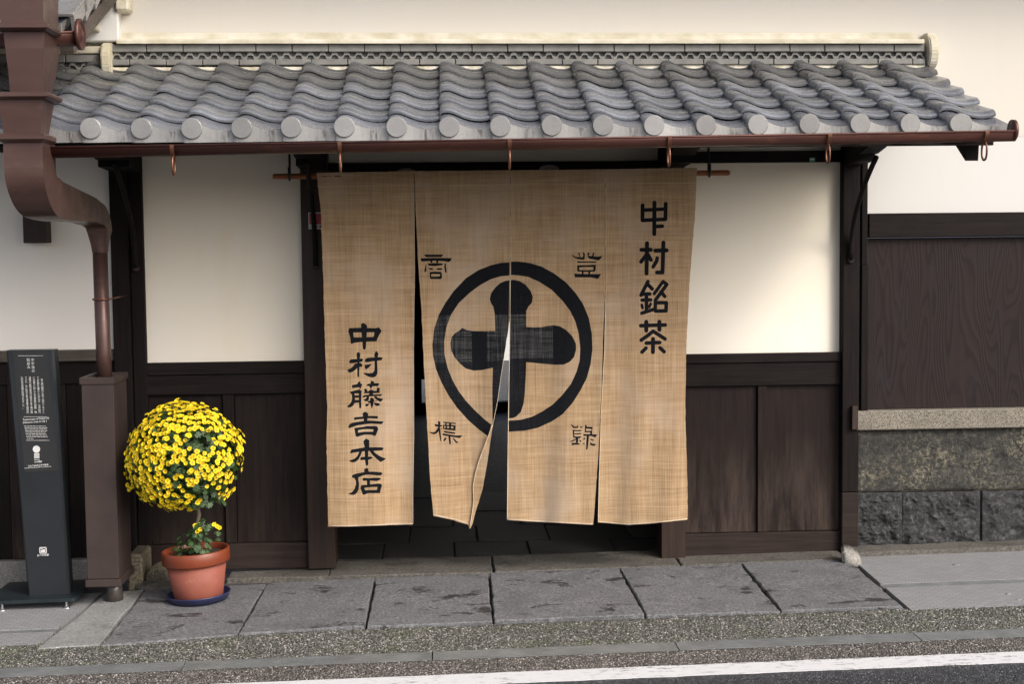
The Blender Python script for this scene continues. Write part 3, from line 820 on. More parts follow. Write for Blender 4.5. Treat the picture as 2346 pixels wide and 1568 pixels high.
def eave_bm(L):
    bm = bmesh.new(); n = len(PROF)
    s, c = math.sin(sl), math.cos(sl)
    def loc(x, y, z):       # world-aligned offset (x, up-slope y, off-plane z) -> keep local frame
        return (x, y, z)
    lift = .022
    T = [[bm.verts.new((x, y, z+d)) for x, z in PROF] for y, d in ((0, lift), (L*.5, lift*.5), (L, 0))]
    for a, b_ in zip(T, T[1:]):
        for i in range(n-1):
            f = bm.faces.new((a[i], a[i+1], b_[i+1], b_[i])); f.smooth = True; f.material_index = 1
    T0f = [bm.verts.new(v.co) for v in T[0]]
    # vertical front face: straight down in the world; in slope frame down = (0, -sin, -cos)
    zb = -.034
    F_ = []
    for x, z in PROF:
        h = z+lift-zb
        F_.append(bm.verts.new((x, -h*s, z+lift-h*c)))
    for i in range(n-1): bm.faces.new((F_[i], F_[i+1], T0f[i+1], T0f[i]))
    K = [bm.verts.new((v.co.x, v.co.y+.02*c, v.co.z-.02*s)) for v in F_]
    for i in range(n-1): bm.faces.new((K[i], K[i+1], F_[i+1], F_[i]))
    # right and left edges
    bm.faces.new((F_[-1], K[-1], T[1][-1], T[0][-1])); bm.faces.new((T[0][0], T[1][0], K[0], F_[0]))
    # round boss
    m = 32; r = .0545
    cx, cz0 = .0, .0465+lift-.033
    def disc(dy, rr):
        L_ = []
        for k in range(m):
            a = 2*math.pi*k/m
            wx, wy, wz = cx+rr*math.cos(a), dy, rr*math.sin(a)
            L_.append(bm.verts.new((wx, wy*c+wz*s, cz0-wy*s+wz*c)))
        return L_
    d0 = disc(.03, r); d1 = disc(-.016, r); d2 = disc(-.022, r-.004)
    bm.faces.new(d2[::-1])
    for A, B in ((d0, d1), (d1, d2)):
        for k in range(m):
            f = bm.faces.new((A[k], A[(k+1) % m], B[(k+1) % m], B[k])); f.smooth = True
    # barrel behind the boss
    return fixn(bm)
me_tile = mesh_of('roof_tile', tile_bm(.30), [MT['tile']])
me_tile_old = mesh_of('roof_tile_upper', tile_bm(.30), [MT['tile_old']])
me_eave = mesh_of('eave_tile', eave_bm(.27), [MT['eave'], MT['eave_sky_tint']])
def roof_pt(x, s, h):
    return Vector((x, YE+s*math.cos(sl)-h*math.sin(sl), ZE+s*math.sin(sl)+h*math.cos(sl)))
xL = cols[0]-.05
bm = bmesh.new()
zoff = -.062
q = [roof_pt(xL, .03, -.078), roof_pt(XR_END-.02, .03, -.078), roof_pt(XR_END-.02, SLEN+.11, -.078), roof_pt(xL, SLEN+.11, -.078)]
add_prism(bm, q, Vector((0, -math.sin(sl), math.cos(sl)))*.028)
roof = obj('canopy_roof', fixn(bm), MT['wood_x'], house)
for i, x in enumerate(cols):
    n0_ = len(COL.objects)
    inst('eave_tile', me_eave, roof_pt(x, 0, -.05+.002*math.sin(i*5)), roof, (sl, 0, random.uniform(-.012, .012)))
    for k in range(5):
        s = .185+.236*k
        inst('roof_tile', me_tile if k < 3 else me_tile_old, roof_pt(x+random.uniform(-.003, .003), s+random.uniform(-.004, .004), -.050+random.uniform(-.001, .002)), roof, (sl, random.uniform(-.008, .008), random.uniform(-.01, .01)))
    inst('roof_tile', me_tile_old, roof_pt(x, .185+.236*5-.09, -.045), roof, (sl, 0, 0))
    if i == len(cols)-1:                            # the verge column is a little wider
        for o in list(COL.objects)[n0_:]: o.scale.x = 1.13
# fascia, verge board
obj('fascia', box((xL, YE+.035, ZE-.125), (XR_END-.05, YE+.065, ZE-.072)), MT['wood_x'], roof)
bm = bmesh.new()
vx = XR_END-.16
pts = [roof_pt(vx, .10, -.08), roof_pt(vx, SLEN+.09, -.08), roof_pt(vx, SLEN+.09, -.16), roof_pt(vx, .42, -.16)]
p0 = roof_pt(vx, .10, -.08)
pts = [pts[0], pts[1], pts[2], pts[3], Vector((vx, p0.y+.02, p0.z-.16))]
add_prism(bm, pts, (.07, 0, 0))
obj('verge_board', fixn(bm), MT['wood_y'], roof)
n_raf = 9
for k in range(n_raf):
    x = xL+.3+(XR_END-xL-.5)*k/(n_raf-1)
    bm = bmesh.new()
    add_prism(bm, [roof_pt(x-.025, .07, -.081), roof_pt(x+.025, .07, -.081), roof_pt(x+.025, SLEN+.05, -.081), roof_pt(x-.025, SLEN+.05, -.081)], Vector((0, math.sin(sl), -math.cos(sl)))*.05)
    obj('rafter', fixn(bm), MT['wood_y'], roof)

# ridge against the wall: flashing plaster, two flat tile courses with a wave course between
YQ = -.12
z_a, z_b, z_c, z_d, z_e = (PZ(1150, v, YQ) for v in (101, 118.5, 135, 148.5, 170))
x_l, x_r = P(252, 125, YQ).x, P(2120, 115, YQ).x
ridge = obj('ridge_bed', box((x_l, -.112, z_e-.05), (x_r, .0, z_d-.004), 0), MT['plaster_dirty'], house)
obj('ridge_core', box((x_l, -.045, z_d-.003), (x_r, .0, z_a), 0), MT['ridge'], ridge)
def dz(x): return -.0030*(x-P(1150, 125, YQ).x)    # the ridge dips a hair to the right with the roof
wtile = P(364+0*1, 1, YQ)
tw = .2135
bm = bmesh.new(); add_box(bm, (0, -.0, 0), (tw-.004, .07, z_a-z_b), .004); me_top = mesh_of('ridge_tile', bm, [MT['ridge']])
bm = bmesh.new(); add_box(bm, (0, -.0, 0), (tw-.004, .075, z_c-z_d), .004); me_low = mesh_of('ridge_tile_lower', bm, [MT['ridge']])
hw = z_b-z_c
def wave_bm():
    bm = bmesh.new()
    add_box(bm, (0, .018, .001), (tw-.002, .05, hw-.001))
    seq = [(0, .0), (.13, .0), (.20, .22), (.26, .55), (.28, .85), (.38, 1.0), (.62, 1.0), (.72, .85), (.74, .55), (.80, .22), (.87, .0), (1.0, .0)]
    per = tw/3
    line = []
    for k in range(3):
        for t, y in seq[:-1]: line.append(((k+t)*per, y))
    line.append((tw-.001, .0))
    th = .40
    top = [(x, (y*(1-th)+th)*hw) for x, y in line]; bot = [(x, (y*(1-th))*hw) for x, y in line]
    for a in range(len(line)-1):
        p = [(top[a][0], -.006, top[a][1]), (top[a+1][0], -.006, top[a+1][1]), (bot[a+1][0], -.006, bot[a+1][1]), (bot[a][0], -.006, bot[a][1])]
        add_prism(bm, p, (0, .026, 0))
    return fixn(bm)
me_wave = mesh_of('wave_tile', wave_bm(), [MT['ridge']])
nT = int((x_r-x_l)/tw)+1
def lay(nm, me, x0, z, y, xmax):
    x = x0
    while x < xmax:
        o = inst(nm, me, (x, y, z+dz(x)+random.uniform(-.0012, .0012)), ridge, (0, random.uniform(-.003, .003), 0))
        if x+tw > xmax: o.scale.x = (xmax-x)/tw
        x += tw
lay('ridge_tile', me_top, x_l+.0, z_b, YQ, x_r)
lay('wave_tile', me_wave, x_l-.03+.03, z_c, YQ+.02, x_r)
lay('ridge_tile', me_low, x_l-.10, z_d, YQ-.005, x_r)
# plaster moulding above
bm = bmesh.new()
z_t = PZ(1150, 75, -.0); z_m = PZ(1150, 90, -.10); z_n = PZ(1150, 100.5, -.13)
prof = [(0.0, z_t), (-.02, z_t-.002), (-.03, z_t-.02), (-.055, z_m), (-.14, z_m-.004), (-.145, z_m-.012), (-.145, z_n+.002), (-.02, z_n+.002), (0.0, z_n+.002)]
x0_, x1_ = x_l+.045, P(2112, 100, -.1).x
add_prism(bm, [(x0_, y, z+dz(x0_)) for y, z in prof], (0, 0, 0)) if False else None
add_hexa(bm, [(x0_, y, z+dz(x0_)) for y, z in prof], [(x1_, y, z+dz(x1_)) for y, z in prof])
obj('plaster_moulding', fixn(bm), MT['plaster_trim'], house)
# curved end pieces
def end_piece(u_list, YB, w, nm='ridge_end'):
    bm = bmesh.new()
    pts = [P(u_list[0], v, -.02) for v in (0,)]
    return bm
bm = bmesh.new()
ex = P(2126, 110, -.12).x
zz = [PZ(2126, v, -.12) for v in (72, 80, 90, 105, 120, 138, 150, 156)]
yy = [-.08, -.11, -.145, -.16, -.165, -.155, -.135, -.10]
add_prism(bm, [(ex, 0, zz[0])]+[(ex, y, z) for y, z in zip(yy, zz)]+[(ex, 0, zz[-1])], (.055, 0, 0))
bmesh.ops.bevel(bm, geom=list(bm.edges), offset=.008, segments=2, affect='EDGES')
obj('ridge_end', fixn(bm), MT['plaster_trim'], house)
bm = bmesh.new()
ex = P(232, 130, -.16).x
zz = [PZ(235, v, -.16) for v in (94, 98, 108, 125, 150, 166, 174)]
yy = [-.10, -.15, -.175, -.19, -.185, -.165, -.13]
add_prism(bm, [(ex, 0, zz[0])]+[(ex, y, z) for y, z in zip(yy, zz)]+[(ex, 0, zz[-1])], (.055, 0, 0))
bmesh.ops.bevel(bm, geom=list(bm.edges), offset=.008, segments=2, affect='EDGES')
obj('ridge_end', fixn(bm), MT['plaster_trim'], house)
# lower ridge run to the left of that end piece
dl = PZ(180, 123, YQ)-PZ(180, 101, YQ)
xA, xB = -4.2, ex-.004
obj('ridge_bed_low', box((xA, -.055, z_e-.06+dl), (xB, 0, z_a+dl)), MT['plaster_dirty'], house)
lz = dl-.004
x = xB-tw
while x > -3.4:
    for me, z, y, nm in ((me_top, z_b, YQ, 'ridge_tile'), (me_wave, z_c, YQ+.02, 'wave_tile'), (me_low, z_d, YQ-.005, 'ridge_tile')):
        inst(nm, me, (x, y, z+lz+dz(x)), ridge)
    x -= tw
obj('plaster_moulding', box((xA, -.13, z_a+lz+.012), (xB, 0, z_a+lz+.055), .006), MT['plaster_trim'], house)
# plaster corner block above the left end of the ridge
bx0, bx1 = P(140, 60, -.09).x, P(271, 60, -.09).x
obj('corner_pier', box((bx0, -.09, PZ(250, 95, -.09)), (bx1, .02, 4.6), .008), MT['plaster'], house)
bm = bmesh.new(); add_box(bm, (P(262, 5, -.12).x, -.12, PZ(262, 24, -.12)), (P(294, 5, -.12).x, .01, 4.2), .012)
obj('pier_bracket', bm, MT['plaster_dirty'], house)

# arms under the canopy with curved braces
def arm(x0, x1, yend, nm='bracket_arm', brace=True, bx=None):
    zb = PZ(1200, 380, 0)-.02; zt = zb+.17
    pts = [(.0, zb), (-.36, zb+.012), (-.36, zb+.05), (-.42, zb+.052), (yend, zb+.105), (yend, zt), (.0, zt)]
    bm = bmesh.new()
    add_prism(bm, [(x0, y, z) for y, z in pts], (x1-x0, 0, 0))
    a = obj(nm, fixn(bm), MT['wood_y'], house)
    if brace:
        bx = bx if bx is not None else (x0+x1)/2
        z0 = PZ(1200, 604, YP); z1 = zb+.02
        path = [(bx, YP-.018, z0), (bx, YP-.022, z0+.06)]
        for k in range(1, 15):
            t = k/14
            y = YP-.02-.48*(t**1.9); z = z0+.06+(z1-z0-.06)*t
            path.append((bx, y, z))
        bm = bmesh.new()
        # flat forged bar: elliptical section
        add_tube(bm, path, .0155, 8)
        o = obj('brace', bm, MT['wood_y'], a, True)
        bm = bmesh.new(); add_lathe(bm, [(0, -.006), (.019, -.006), (.021, 0), (.015, .008), (0, .010)], (bx, YP-.012, z0-.002), 18, Matrix.Rotation(math.pi/2, 3, 'X'))
        obj('brace_foot', fixn(bm), MT['wood_brown'], a)
arm(X_A0+.01, X_A1, -.72, bx=PX(312, 605, YP))
arm(X_B0+.005, X_B1-.01, -.72, bx=PX(724, 602, YP))
arm(X_C0, X_C1, -.72, brace=False)
arm(X_D0, X_D1-.012, -.72, bx=PX(1948, 600, YP))

# ------------------------------------------------------------------ left wing
wing = thing('left_wing', 'white plastered wing at the left edge with dark board foot and its own tiled eave', 'building', (-2.9, 0, 0))
xw1 = X_A0
obj('wall', box((-9, .0, PZ(120, 806, 0)-.03), (xw1+.01, .3, PZ(120, 120, 0))), MT['plaster_wing'], wing)
obj('weather_rail', box((-9, -.055, PZ(150, 829, -.05)), (xw1-.004, .05, PZ(150, 803, -.05)), .006), MT['wood_grey'], wing)
obj('wide_rail', box((-9, -.02, PZ(150, 880, -.02)), (xw1-.004, .05, PZ(150, 829, -.05)-.003)), MT['wood'], wing)
zg = PZ(90, 1283, -.02)
x = xw1-.006
k = 0
while x > -5.5:
    w = .30+.05*((k*7) % 3)
    obj('board', box((x-w, -.006-.006*(k % 2), zg+.003), (x-.003, .05, PZ(150, 880, -.02)-.003), .002), MT['board'] if k % 2 else MT['wood'], wing)
    x -= w; k += 1
obj('stone_base', box((-9, -.06, -.25), (xw1-.006, .05, zg), .008), MT['granite_grey'], wing)
b0, b1 = P(52, 520, -.12), P(104, 520, -.12)
obj('beam_end', box((b0.x, -.12, PZ(78, 557, -.12)), (b1.x, .02, PZ(78, 470, -.12)), .004), MT['wood_brown'], wing)
# wing roof verge at the top left
VE = PX(172, 90, -1.25)
zE2 = PZ(180, 66, -1.25)+.045
sl2 = R_(24)
def rp2(x, s, h): return Vector((x, -1.25+s*math.cos(sl2)-h*math.sin(sl2), zE2+s*math.sin(sl2)+h*math.cos(sl2)))
bm = bmesh.new()
add_prism(bm, [rp2(-6, 0, -.09), rp2(VE-.13, 0, -.09), rp2(VE-.13, 2.2, -.09), rp2(-6, 2.2, -.09)], Vector((0, -math.sin(sl2), math.cos(sl2)))*.03)
wroof = obj('wing_roof', fixn(bm), MT['wood_x'], wing)
for i in range(6):
    x = VE-.30-.265*i
    inst('eave_tile', me_eave, rp2(x, 0, -.05), wroof, (sl2, 0, 0))
    for k in range(7): inst('roof_tile', me_tile, rp2(x, .185+.236*k, -.05), wroof, (sl2, 0, 0))
# side-hanging verge tiles
bm = bmesh.new()
add_box(bm, (-.10, 0, .0), (.02, .29, .018), .003)
add_hexa(bm, [(0, 0, -.085), (.02, 0, -.085), (.02, 0, 0), (0, 0, 0)], [(0, .29, -.055), (.02, .29, -.055), (.02, .29, 0), (0, .29, 0)])
me_verge = mesh_of('verge_tile', fixn(bm), [MT['eave']])
for k in range(8): inst('verge_tile', me_verge, rp2(VE-.02, .0+.236*k, .012+.004), wroof, (sl2+R_(3.5), 0, 0))
bm = bmesh.new()
add_prism(bm, [rp2(VE-.10, .02, -.10), rp2(VE-.03, .02, -.10), rp2(VE-.03, 2.2, -.10), rp2(VE-.10, 2.2, -.10)], Vector((0, math.sin(sl2), -math.cos(sl2)))*.085)
obj('bargeboard', fixn(bm), MT['wood_grey'], wing)
obj('purlin_end', box((P(184, 40, -.35).x-.05, -.36, PZ(195, 57, -.35)), (P(204, 40, -.35).x, -.05, PZ(195, 33, -.35)), .005), MT['plaster_trim'], wing)
bm = bmesh.new()
c = P(193, 68, -.40)
add_tube(bm, [(c.x+.022*math.cos(a), c.y, c.z+.026*math.sin(a)) for a in [math.pi*(.9-1.5*k/12) for k in range(13)]], .0045, 8)
obj('iron_hook', bm, MT['iron'], wing, True)

# ------------------------------------------------------------------ right wall: beam, grained board, granite band, rough stones
rw = thing('right_wall', 'foot of the right facade: dark grained board above a granite band and rough dark stones', 'wall', (3.6, 0, 0))
xw0 = xs1+.002
obj('top_beam', box((xw0, -.055, PZ(2160, 543, -.055)), (9, .10, zside), .006), MT['wood_x'], rw)
obj('grained_board', box((xw0, -.010, PZ(2160, 936, -.02)), (xw0+1.9, .10, PZ(2160, 543, -.055)-.003)), MT['grain'], rw)
obj('grained_board', box((xw0+1.904, -.012, PZ(2160, 936, -.02)), (9, .10, PZ(2160, 543, -.055)-.003)), MT['grain'], rw)
YB = -.085
obj('granite_band', box((P(1962, 960, YB).x, YB, PZ(2160, 984, YB)), (xw0+2.6, .10, PZ(2160, 936, -.02)-.002), .006), MT['granite'], rw)
def rough_stone(u0, u1, v0, v1, Y, mat, seed, amp=.035, nx=44, nz=22, v0r=None, v1r=None):
    """cleft-faced block: displaced front face and square sides"""
    bm = bmesh.new(); g = []
    a = P(u0, v0, Y); b_ = P(u1, v1, Y)
    zt0 = a.z; zt1 = PZ(u1, v0r if v0r else v0, Y); zb0 = PZ(u0, v1, Y); zb1 = PZ(u1, v1r if v1r else v1, Y)
    for j in range(nz+1):
        row = []
        for i in range(nx+1):
            s, t = i/nx, j/nz
            x = a.x+(b_.x-a.x)*s
            z = (zb0+(zb1-zb0)*s)*(1-t)+(zt0+(zt1-zt0)*s)*t
            e = min(s, 1-s)*(b_.x-a.x); e2 = min(t, 1-t)*(zt0-zb0)
            k = min(1, min(e, e2)/.035)
            n1 = noise.fractal((x*5+seed, z*6, seed), .8, 2.1, 7)
            n2 = abs(noise.noise((x*13+seed*2, z*16, 4)))+.6*abs(noise.noise((x*30+seed*2+z*9, z*34, 6)))
            y = Y - amp*k*max(-.45, .40+.75*n1-.6*n2)
            row.append(bm.verts.new((x+.004*noise.noise((x*30, z*30, seed)), y, z+.004*noise.noise((x*25, z*25, 9+seed)))))
        g.append(row)
    for j in range(nz):
        for i in range(nx): bm.faces.new((g[j][i], g[j][i+1], g[j+1][i+1], g[j+1][i]))
    rim = [g[0][i] for i in range(nx+1)]+[g[j][nx] for j in range(1, nz+1)]+[g[nz][i] for i in range(nx-1, -1, -1)]+[g[j][0] for j in range(nz-1, 0, -1)]
    back = [bm.verts.new((v.co.x, .10, v.co.z)) for v in rim]
    for k in range(len(rim)):
        l = (k+1) % len(rim); bm.faces.new((back[k], back[l], rim[l], rim[k]))
    return fixn(bm)
YSN = -.045
obj('stone', rough_stone(1963, 2780, 988, 1127, YSN, MT['rubble_lichen'], 3, .022, 90, 26, 972, 1112), MT['rubble_lichen'], rw, True)
obj('stone', rough_stone(1965, 2066, 1131, 1260, YSN, MT['rubble'], 11, .042, 70, 70, 1129, 1258), MT['rubble'], rw, True)
obj('stone', rough_stone(2068, 2244, 1130, 1258, YSN, MT['rubble'], 23, .036, 90, 64, 1126, 1254), MT['rubble'], rw, True)
obj('stone', rough_stone(2251, 2480, 1127, 1252, YSN, MT['rubble'], 37, .036, 90, 34, 1122, 1247), MT['rubble'], rw, True)
obj('stone', rough_stone(2486, 2790, 1124, 1248, YSN, MT['rubble'], 41, .075, 50, 34, 1118, 1242), MT['rubble'], rw, True)
obj('mortar', box((P(1964, 1100, -.03).x, -.004, 0), (P(2790, 1100, -.03).x, .10, PZ(2160, 984, YB)-.003)), MT['mortar'], rw)
a0, a1 = G(1952, 1299, .03), G(2346, 1285, .03)
bm = rough_slab([(P(1958, 1270, -.2).x, -.21), (6.2, -.21), (6.2, -.0), (P(1958, 1270, -.2).x, -.0)], .035, .12, .004, 0, 40, .010, 9)
obj('plinth_kerb', bm, MT['sill'], rw)
bm = bmesh.new()
c = G(1950, 1297, 0)
add_prism(bm, [(c.x-.052, c.y, c.z-.03), (c.x+.055, c.y-.015, c.z-.03), (c.x+.060, c.y-.012, c.z+.028), (c.x+.030, c.y, c.z+.062), (c.x-.022, c.y+.004, c.z+.088), (c.x-.055, c.y+.004, c.z+.082)], (.03, .13, .018))
bmesh.ops.bevel(bm, geom=list(bm.edges), offset=.010, segments=3, affect='EDGES')
fixn(bm)
obj('guard_stone', bm, MT['granite_grey'], rw, True)

# stones at the foot of the far left post
bm = bmesh.new()
fp = G(304, 1352, 0)
add_box(bm, (P(291, 1300, -.30).x, -.30, -.06), (P(326, 1300, -.30).x, .05, PZ(308, 1272, -.30)), .012)
tag(obj('post_footing', fixn(bm), MT['granite_brown']), 'upright square granite footing under the far left timber post', 'footing stone')
bm = bmesh.new(); c = P(375, 1312, -.22)
bmesh.ops.create_icosphere(bm, subdivisions=3, radius=1.0)
for v in bm.verts:
    d = v.co.copy(); n_ = 1+.14*noise.noise(d*1.7+Vector((5, 1, 2)))
    v.co = Vector((c.x+d.x*.105*n_, c.y+d.y*.11*n_, c.z-.015+d.z*.075*n_))
tag(obj('field_stone', bm, MT['granite_brown'], None, True), 'rounded brown field stone on the ground behind the flower pot', 'stone')
bm = bmesh.new(); c = P(385, 1345, -.32)
bmesh.ops.create_icosphere(bm, subdivisions=3, radius=1.0)
for v in bm.verts:
    d = v.co.copy(); n_ = 1+.12*noise.noise(d*1.5+Vector((2, 8, 2)))
    v.co = Vector((c.x+d.x*.20*n_, c.y+.05+d.y*.13*n_, gz(c.x, c.y)+.0+d.z*.045*n_))
tag(obj('bedding_stone', bm, MT['sill'], None, True), 'low flat dark stone half hidden behind the terracotta pot', 'stone')

# ------------------------------------------------------------------ gutter, hangers
YGt = -1.43
ga, gb = P(60, 346, YGt), P(2318, 307, YGt)
def gutter_bm(a, b_, r, n=14, th=.003, seg=1):
    bm = bmesh.new(); ax = (b_-a).normalized()
    secs = []
    for p in (a, b_):
        o = []; i_ = []
        for k in range(n+1):
            t = math.pi+math.pi*k/n
            o.append(bm.verts.new(p+Vector((0, r*math.cos(t), r*math.sin(t)))))
        for k in range(n+1):
            t = 2*math.pi-math.pi*k/n
            i_.append(bm.verts.new(p+Vector((0, (r-th)*math.cos(t), (r-th)*math.sin(t)))))
        secs.append(o+i_)
    A, B = secs; m = len(A)
    for k in range(m): bm.faces.new((A[k], A[(k+1) % m], B[(k+1) % m], B[k]))
    bm.faces.new(A[::-1]); bm.faces.new(B)
    return fixn(bm)
gr = .050
gut = thing('rain_gutter', 'long half-round brown copper gutter hanging along the canopy eave', 'gutter', (.2, YGt, 2.45))
up = Vector((0, 0, .012))
trough = obj('trough', gutter_bm(ga+up, gb+up, gr), MT['copper'], gut, False)
for f in trough.data.polygons: f.use_smooth = True
bm = bmesh.new()
for s in (-1, 1):
    add_tube(bm, [ga+up+Vector((0, s*gr, 0)), gb+up+Vector((0, s*gr, 0))], .0055, 8)
obj('rolled_rim', bm, MT['copper'], gut, True)
def end_cap(c, r, par, nm='end_cap'):
    bm = bmesh.new()
    Mx = Matrix.Rotation(math.pi/2, 3, 'Y')
    add_lathe(bm, [(0, .016), (r*.25, .014), (r*.45, .004), (r*.55, .001), (r*.75, .003), (r*.9, .012), (r, .010), (r, -.008), (0, -.008)], c, 32, Mx)
    return obj(nm, fixn(bm), MT['copper'], par, True)
end_cap(gb+up+Vector((.004, 0, .006)), .056, gut)
for u in (388, 762, 1146, 1512, 1882, 2250):
    t = (u-60)/(2318-60)
    c = ga.lerp(gb, t)+up
    bm = bmesh.new()
    strap = [c+Vector((0, (gr+.005)*math.cos(a), (gr+.005)*math.sin(a))) for a in [math.pi*(1.0+.55*k/8) for k in range(9)]]
    strap = [c+Vector((0, -gr-.002, .004))]+strap
    for p, q in zip(strap, strap[1:]):
        add_prism(bm, [p+Vector((-.010, 0, 0)), p+Vector((.010, 0, 0)), q+Vector((.010, 0, 0)), q+Vector((-.010, 0, 0))], Vector((0, -.004, -.002)))
    hk = obj('hanger', fixn(bm), MT['copper_hook'], gut)
    bm = bmesh.new()
    cy, cz = -.018, -gr-.045
    loop = [c+Vector((0, cy+.034*math.cos(a), cz+.044*math.sin(a)-(.006 if math.sin(a) < 0 else 0))) for a in [2*math.pi*k/24 for k in range(24)]]
    add_tube(bm, loop, .0056, 8, closed=True)
    obj('hanger_loop', bm, MT['copper_hook'], hk, True)
# short upper gutter of the left wing
gw = thing('wing_gutter', 'short brown copper gutter with round end cap behind the top of the rainwater head', 'gutter', (-1.9, -1.38, 3.05))
y2 = -1.36
c1, c0 = P(181, 77, y2), P(-40, 83, y2)
t2 = obj('trough', gutter_bm(c0, c1, .062), MT['copper'], gw)
for f in t2.data.polygons: f.use_smooth = True
bm = bmesh.new()
for s in (-1, 1): add_tube(bm, [c0+Vector((0, s*.062, 0)), c1+Vector((0, s*.062, 0))], .006, 8)
obj('rolled_rim', bm, MT['copper'], gw, True)
end_cap(c1+Vector((.004, 0, -.003)), .078, gw)

# ------------------------------------------------------------------ rainwater head and downpipe
dp = thing('downpipe', 'large brown copper rainwater head with stepped funnel, swan-neck and round downpipe', 'downpipe', (-1.95, -1.2, 0))
YD = -1.62
def frus(bm, u0, u1, v, Yf, dep):
    a, b_ = P(u0, v, Yf), P(u1, v, Yf)
    z = (a.z+b_.z)/2
    return [(a.x, Yf, z), (b_.x, Yf, z), (b_.x, Yf+dep, z), (a.x, Yf+dep, z)]
def head(sections, nm, mat=MT['copper_pipe']):
    bm = bmesh.new()
    rings = [[bm.verts.new(p) for p in frus(bm, *s)] for s in sections]
    for A, B in zip(rings, rings[1:]):
        for k in range(4): bm.faces.new((A[k], A[(k+1) % 4], B[(k+1) % 4], B[k]))
    bm.faces.new(rings[0]); bm.faces.new(rings[-1][::-1])
    return obj(nm, fixn(bm), mat, dp)
D2 = .27
head([(-30, 99, -60, YD, D2), (2, 99, 51, YD, D2)], 'upper_box')
head([(-8, 104, 50, YD-.03, D2+.09), (-13, 109, 56, YD-.05, D2+.12), (-13, 109, 62, YD-.05, D2+.12), (-6, 103, 69, YD-.025, D2+.08)], 'flange')
head([(7, 101, 66, YD, D2), (12, 101, 110, YD, D2), (19, 98.5, 165, YD+.01, .23), (23, 95, 211, YD+.02, .17)], 'funnel')
head([(-16, 108, 210, YD-.03, .24), (-18, 110, 214, YD-.04, .26), (-18, 110, 220, YD-.04, .26), (-12, 105, 227, YD-.02, .22)], 'flange')
head([(-8, 98, 226, YD-.01, .20), (2, 95, 270, YD, .17), (8, 93, 307, YD+.01, .14)], 'middle_box')
head([(-4, 98, 305, YD-.02, .20), (-6, 101, 309, YD-.03, .22), (-6, 101, 318, YD-.03, .22), (2, 97, 326, YD-.01, .18)], 'flange')
# swan-neck: rectangular section swept back to the wall, then down
aL, aR = P(7, 330, YD).x, P(97, 330, YD).x
zS = PZ(50, 326, YD); zM = PZ(50, 384, YD)
Ypipe = -.52
pc = P(233, 700, Ypipe)
secs = []
def sec_(Y, Z, ang, hh, x0, x1):
    # ang: 0 section normal points down, 90 towards the wall; hh half depth
    a = R_(ang); d = Vector((0, math.cos(a), math.sin(a)))     # across the section
    c = Vector((0, Y, Z))
    A, B = c-d*hh, c+d*hh
    return [(x0, A.y, A.z), (x1, A.y, A.z), (x1, B.y, B.z), (x0, B.y, B.z)]
hd = .115
Yc = YD+hd
zend = PZ(233, 520, Ypipe)
zce = PZ(215, 489, -.65)
path = [(Yc, zS+.002, 0, hd), (Yc, zM, 0, hd), (Yc+.004, zM-.035, 8, hd), (Yc+.016, zM-.070, 20, hd*.98), (Yc+.045, zM-.105, 38, hd*.95), (Yc+.085, zM-.130, 55, hd*.92), (Yc+.135, zM-.147, 68, .098), (Yc+.30, zM-.160, 83, .090),
        (Yc+.55, zM-.172, 86, .077), (Yc+.75, zM-.182, 86, .067), (Ypipe-.13, zce, 80, .061), (Ypipe-.078, zce-.010, 64, .059), (Ypipe-.038, zce-.034, 42, .058), (Ypipe-.010, zce-.066, 16, .057), (Ypipe, zce-.10, 0, .056)]
def smooth_path(P_, n=5):
    out = []
    for i in range(len(P_)-1):
        a = P_[max(i-1, 0)]; b_ = P_[i]; c = P_[i+1]; d = P_[min(i+2, len(P_)-1)]
        for k in range(n):
            t = k/n
            out.append(tuple(.5*(2*q+(r-p)*t+(2*p-5*q+4*r-w)*t*t+(3*q-p-3*r+w)*t**3) for p, q, r, w in zip(a, b_, c, d)))
    return out+[P_[-1]]
path = path[:1]+smooth_path(path[1:])
bm = bmesh.new(); rings = []
nP = len(path)
for k, (y, z, an, hh) in enumerate(path):
    t = max(0, (k-2)/(nP-3)); t = t*t*(3-2*t)
    xc = (aL+aR)/2*(1-t)+pc.x*t; hwid = (aR-aL)/2*(1-t)+.058*t
    rings.append([bm.verts.new(p) for p in sec_(y, z, an, hh, xc-hwid, xc+hwid)])
for A, B in zip(rings, rings[1:]):
    for k in range(4): bm.faces.new((A[k], A[(k+1) % 4], B[(k+1) % 4], B[k]))
bm.faces.new(rings[0]); bm.faces.new(rings[-1][::-1])
obj('swan_neck', fixn(bm), MT['copper_pipe'], dp)
# square-to-round collar
bm = bmesh.new()
n = 32; zc0 = zce-.10; zc1 = PZ(233, 579, Ypipe)
ringsq = []
for k in range(n):
    a = 2*math.pi*k/n; c_, s_ = math.cos(a), math.sin(a); m_ = .056/max(abs(c_), abs(s_))
    ringsq.append(bm.verts.new((pc.x+c_*m_, Ypipe+s_*m_, zc0)))
rr = .044
mid = []
for k in range(n):
    a = 2*math.pi*k/n; c_, s_ = math.cos(a), math.sin(a)
    mid.append(bm.verts.new((pc.x+c_*rr, Ypipe+s_*rr, zc1)))
for k in range(n): bm.faces.new((ringsq[k], ringsq[(k+1) % n], mid[(k+1) % n], mid[k]))
obj('collar', fixn(bm), MT['copper_pipe'], dp)
gbox_top = PZ(225, 868, -.72)
bm = bmesh.new(); add_tube(bm, [(pc.x, Ypipe, zc1+.004), (pc.x+.002, Ypipe, 1.4), (pc.x+.004, Ypipe, gbox_top-.03)], .0415, 28)
obj('pipe', bm, MT['copper_pipe'], dp, True)
bm = bmesh.new(); zk = PZ(233, 686, Ypipe)
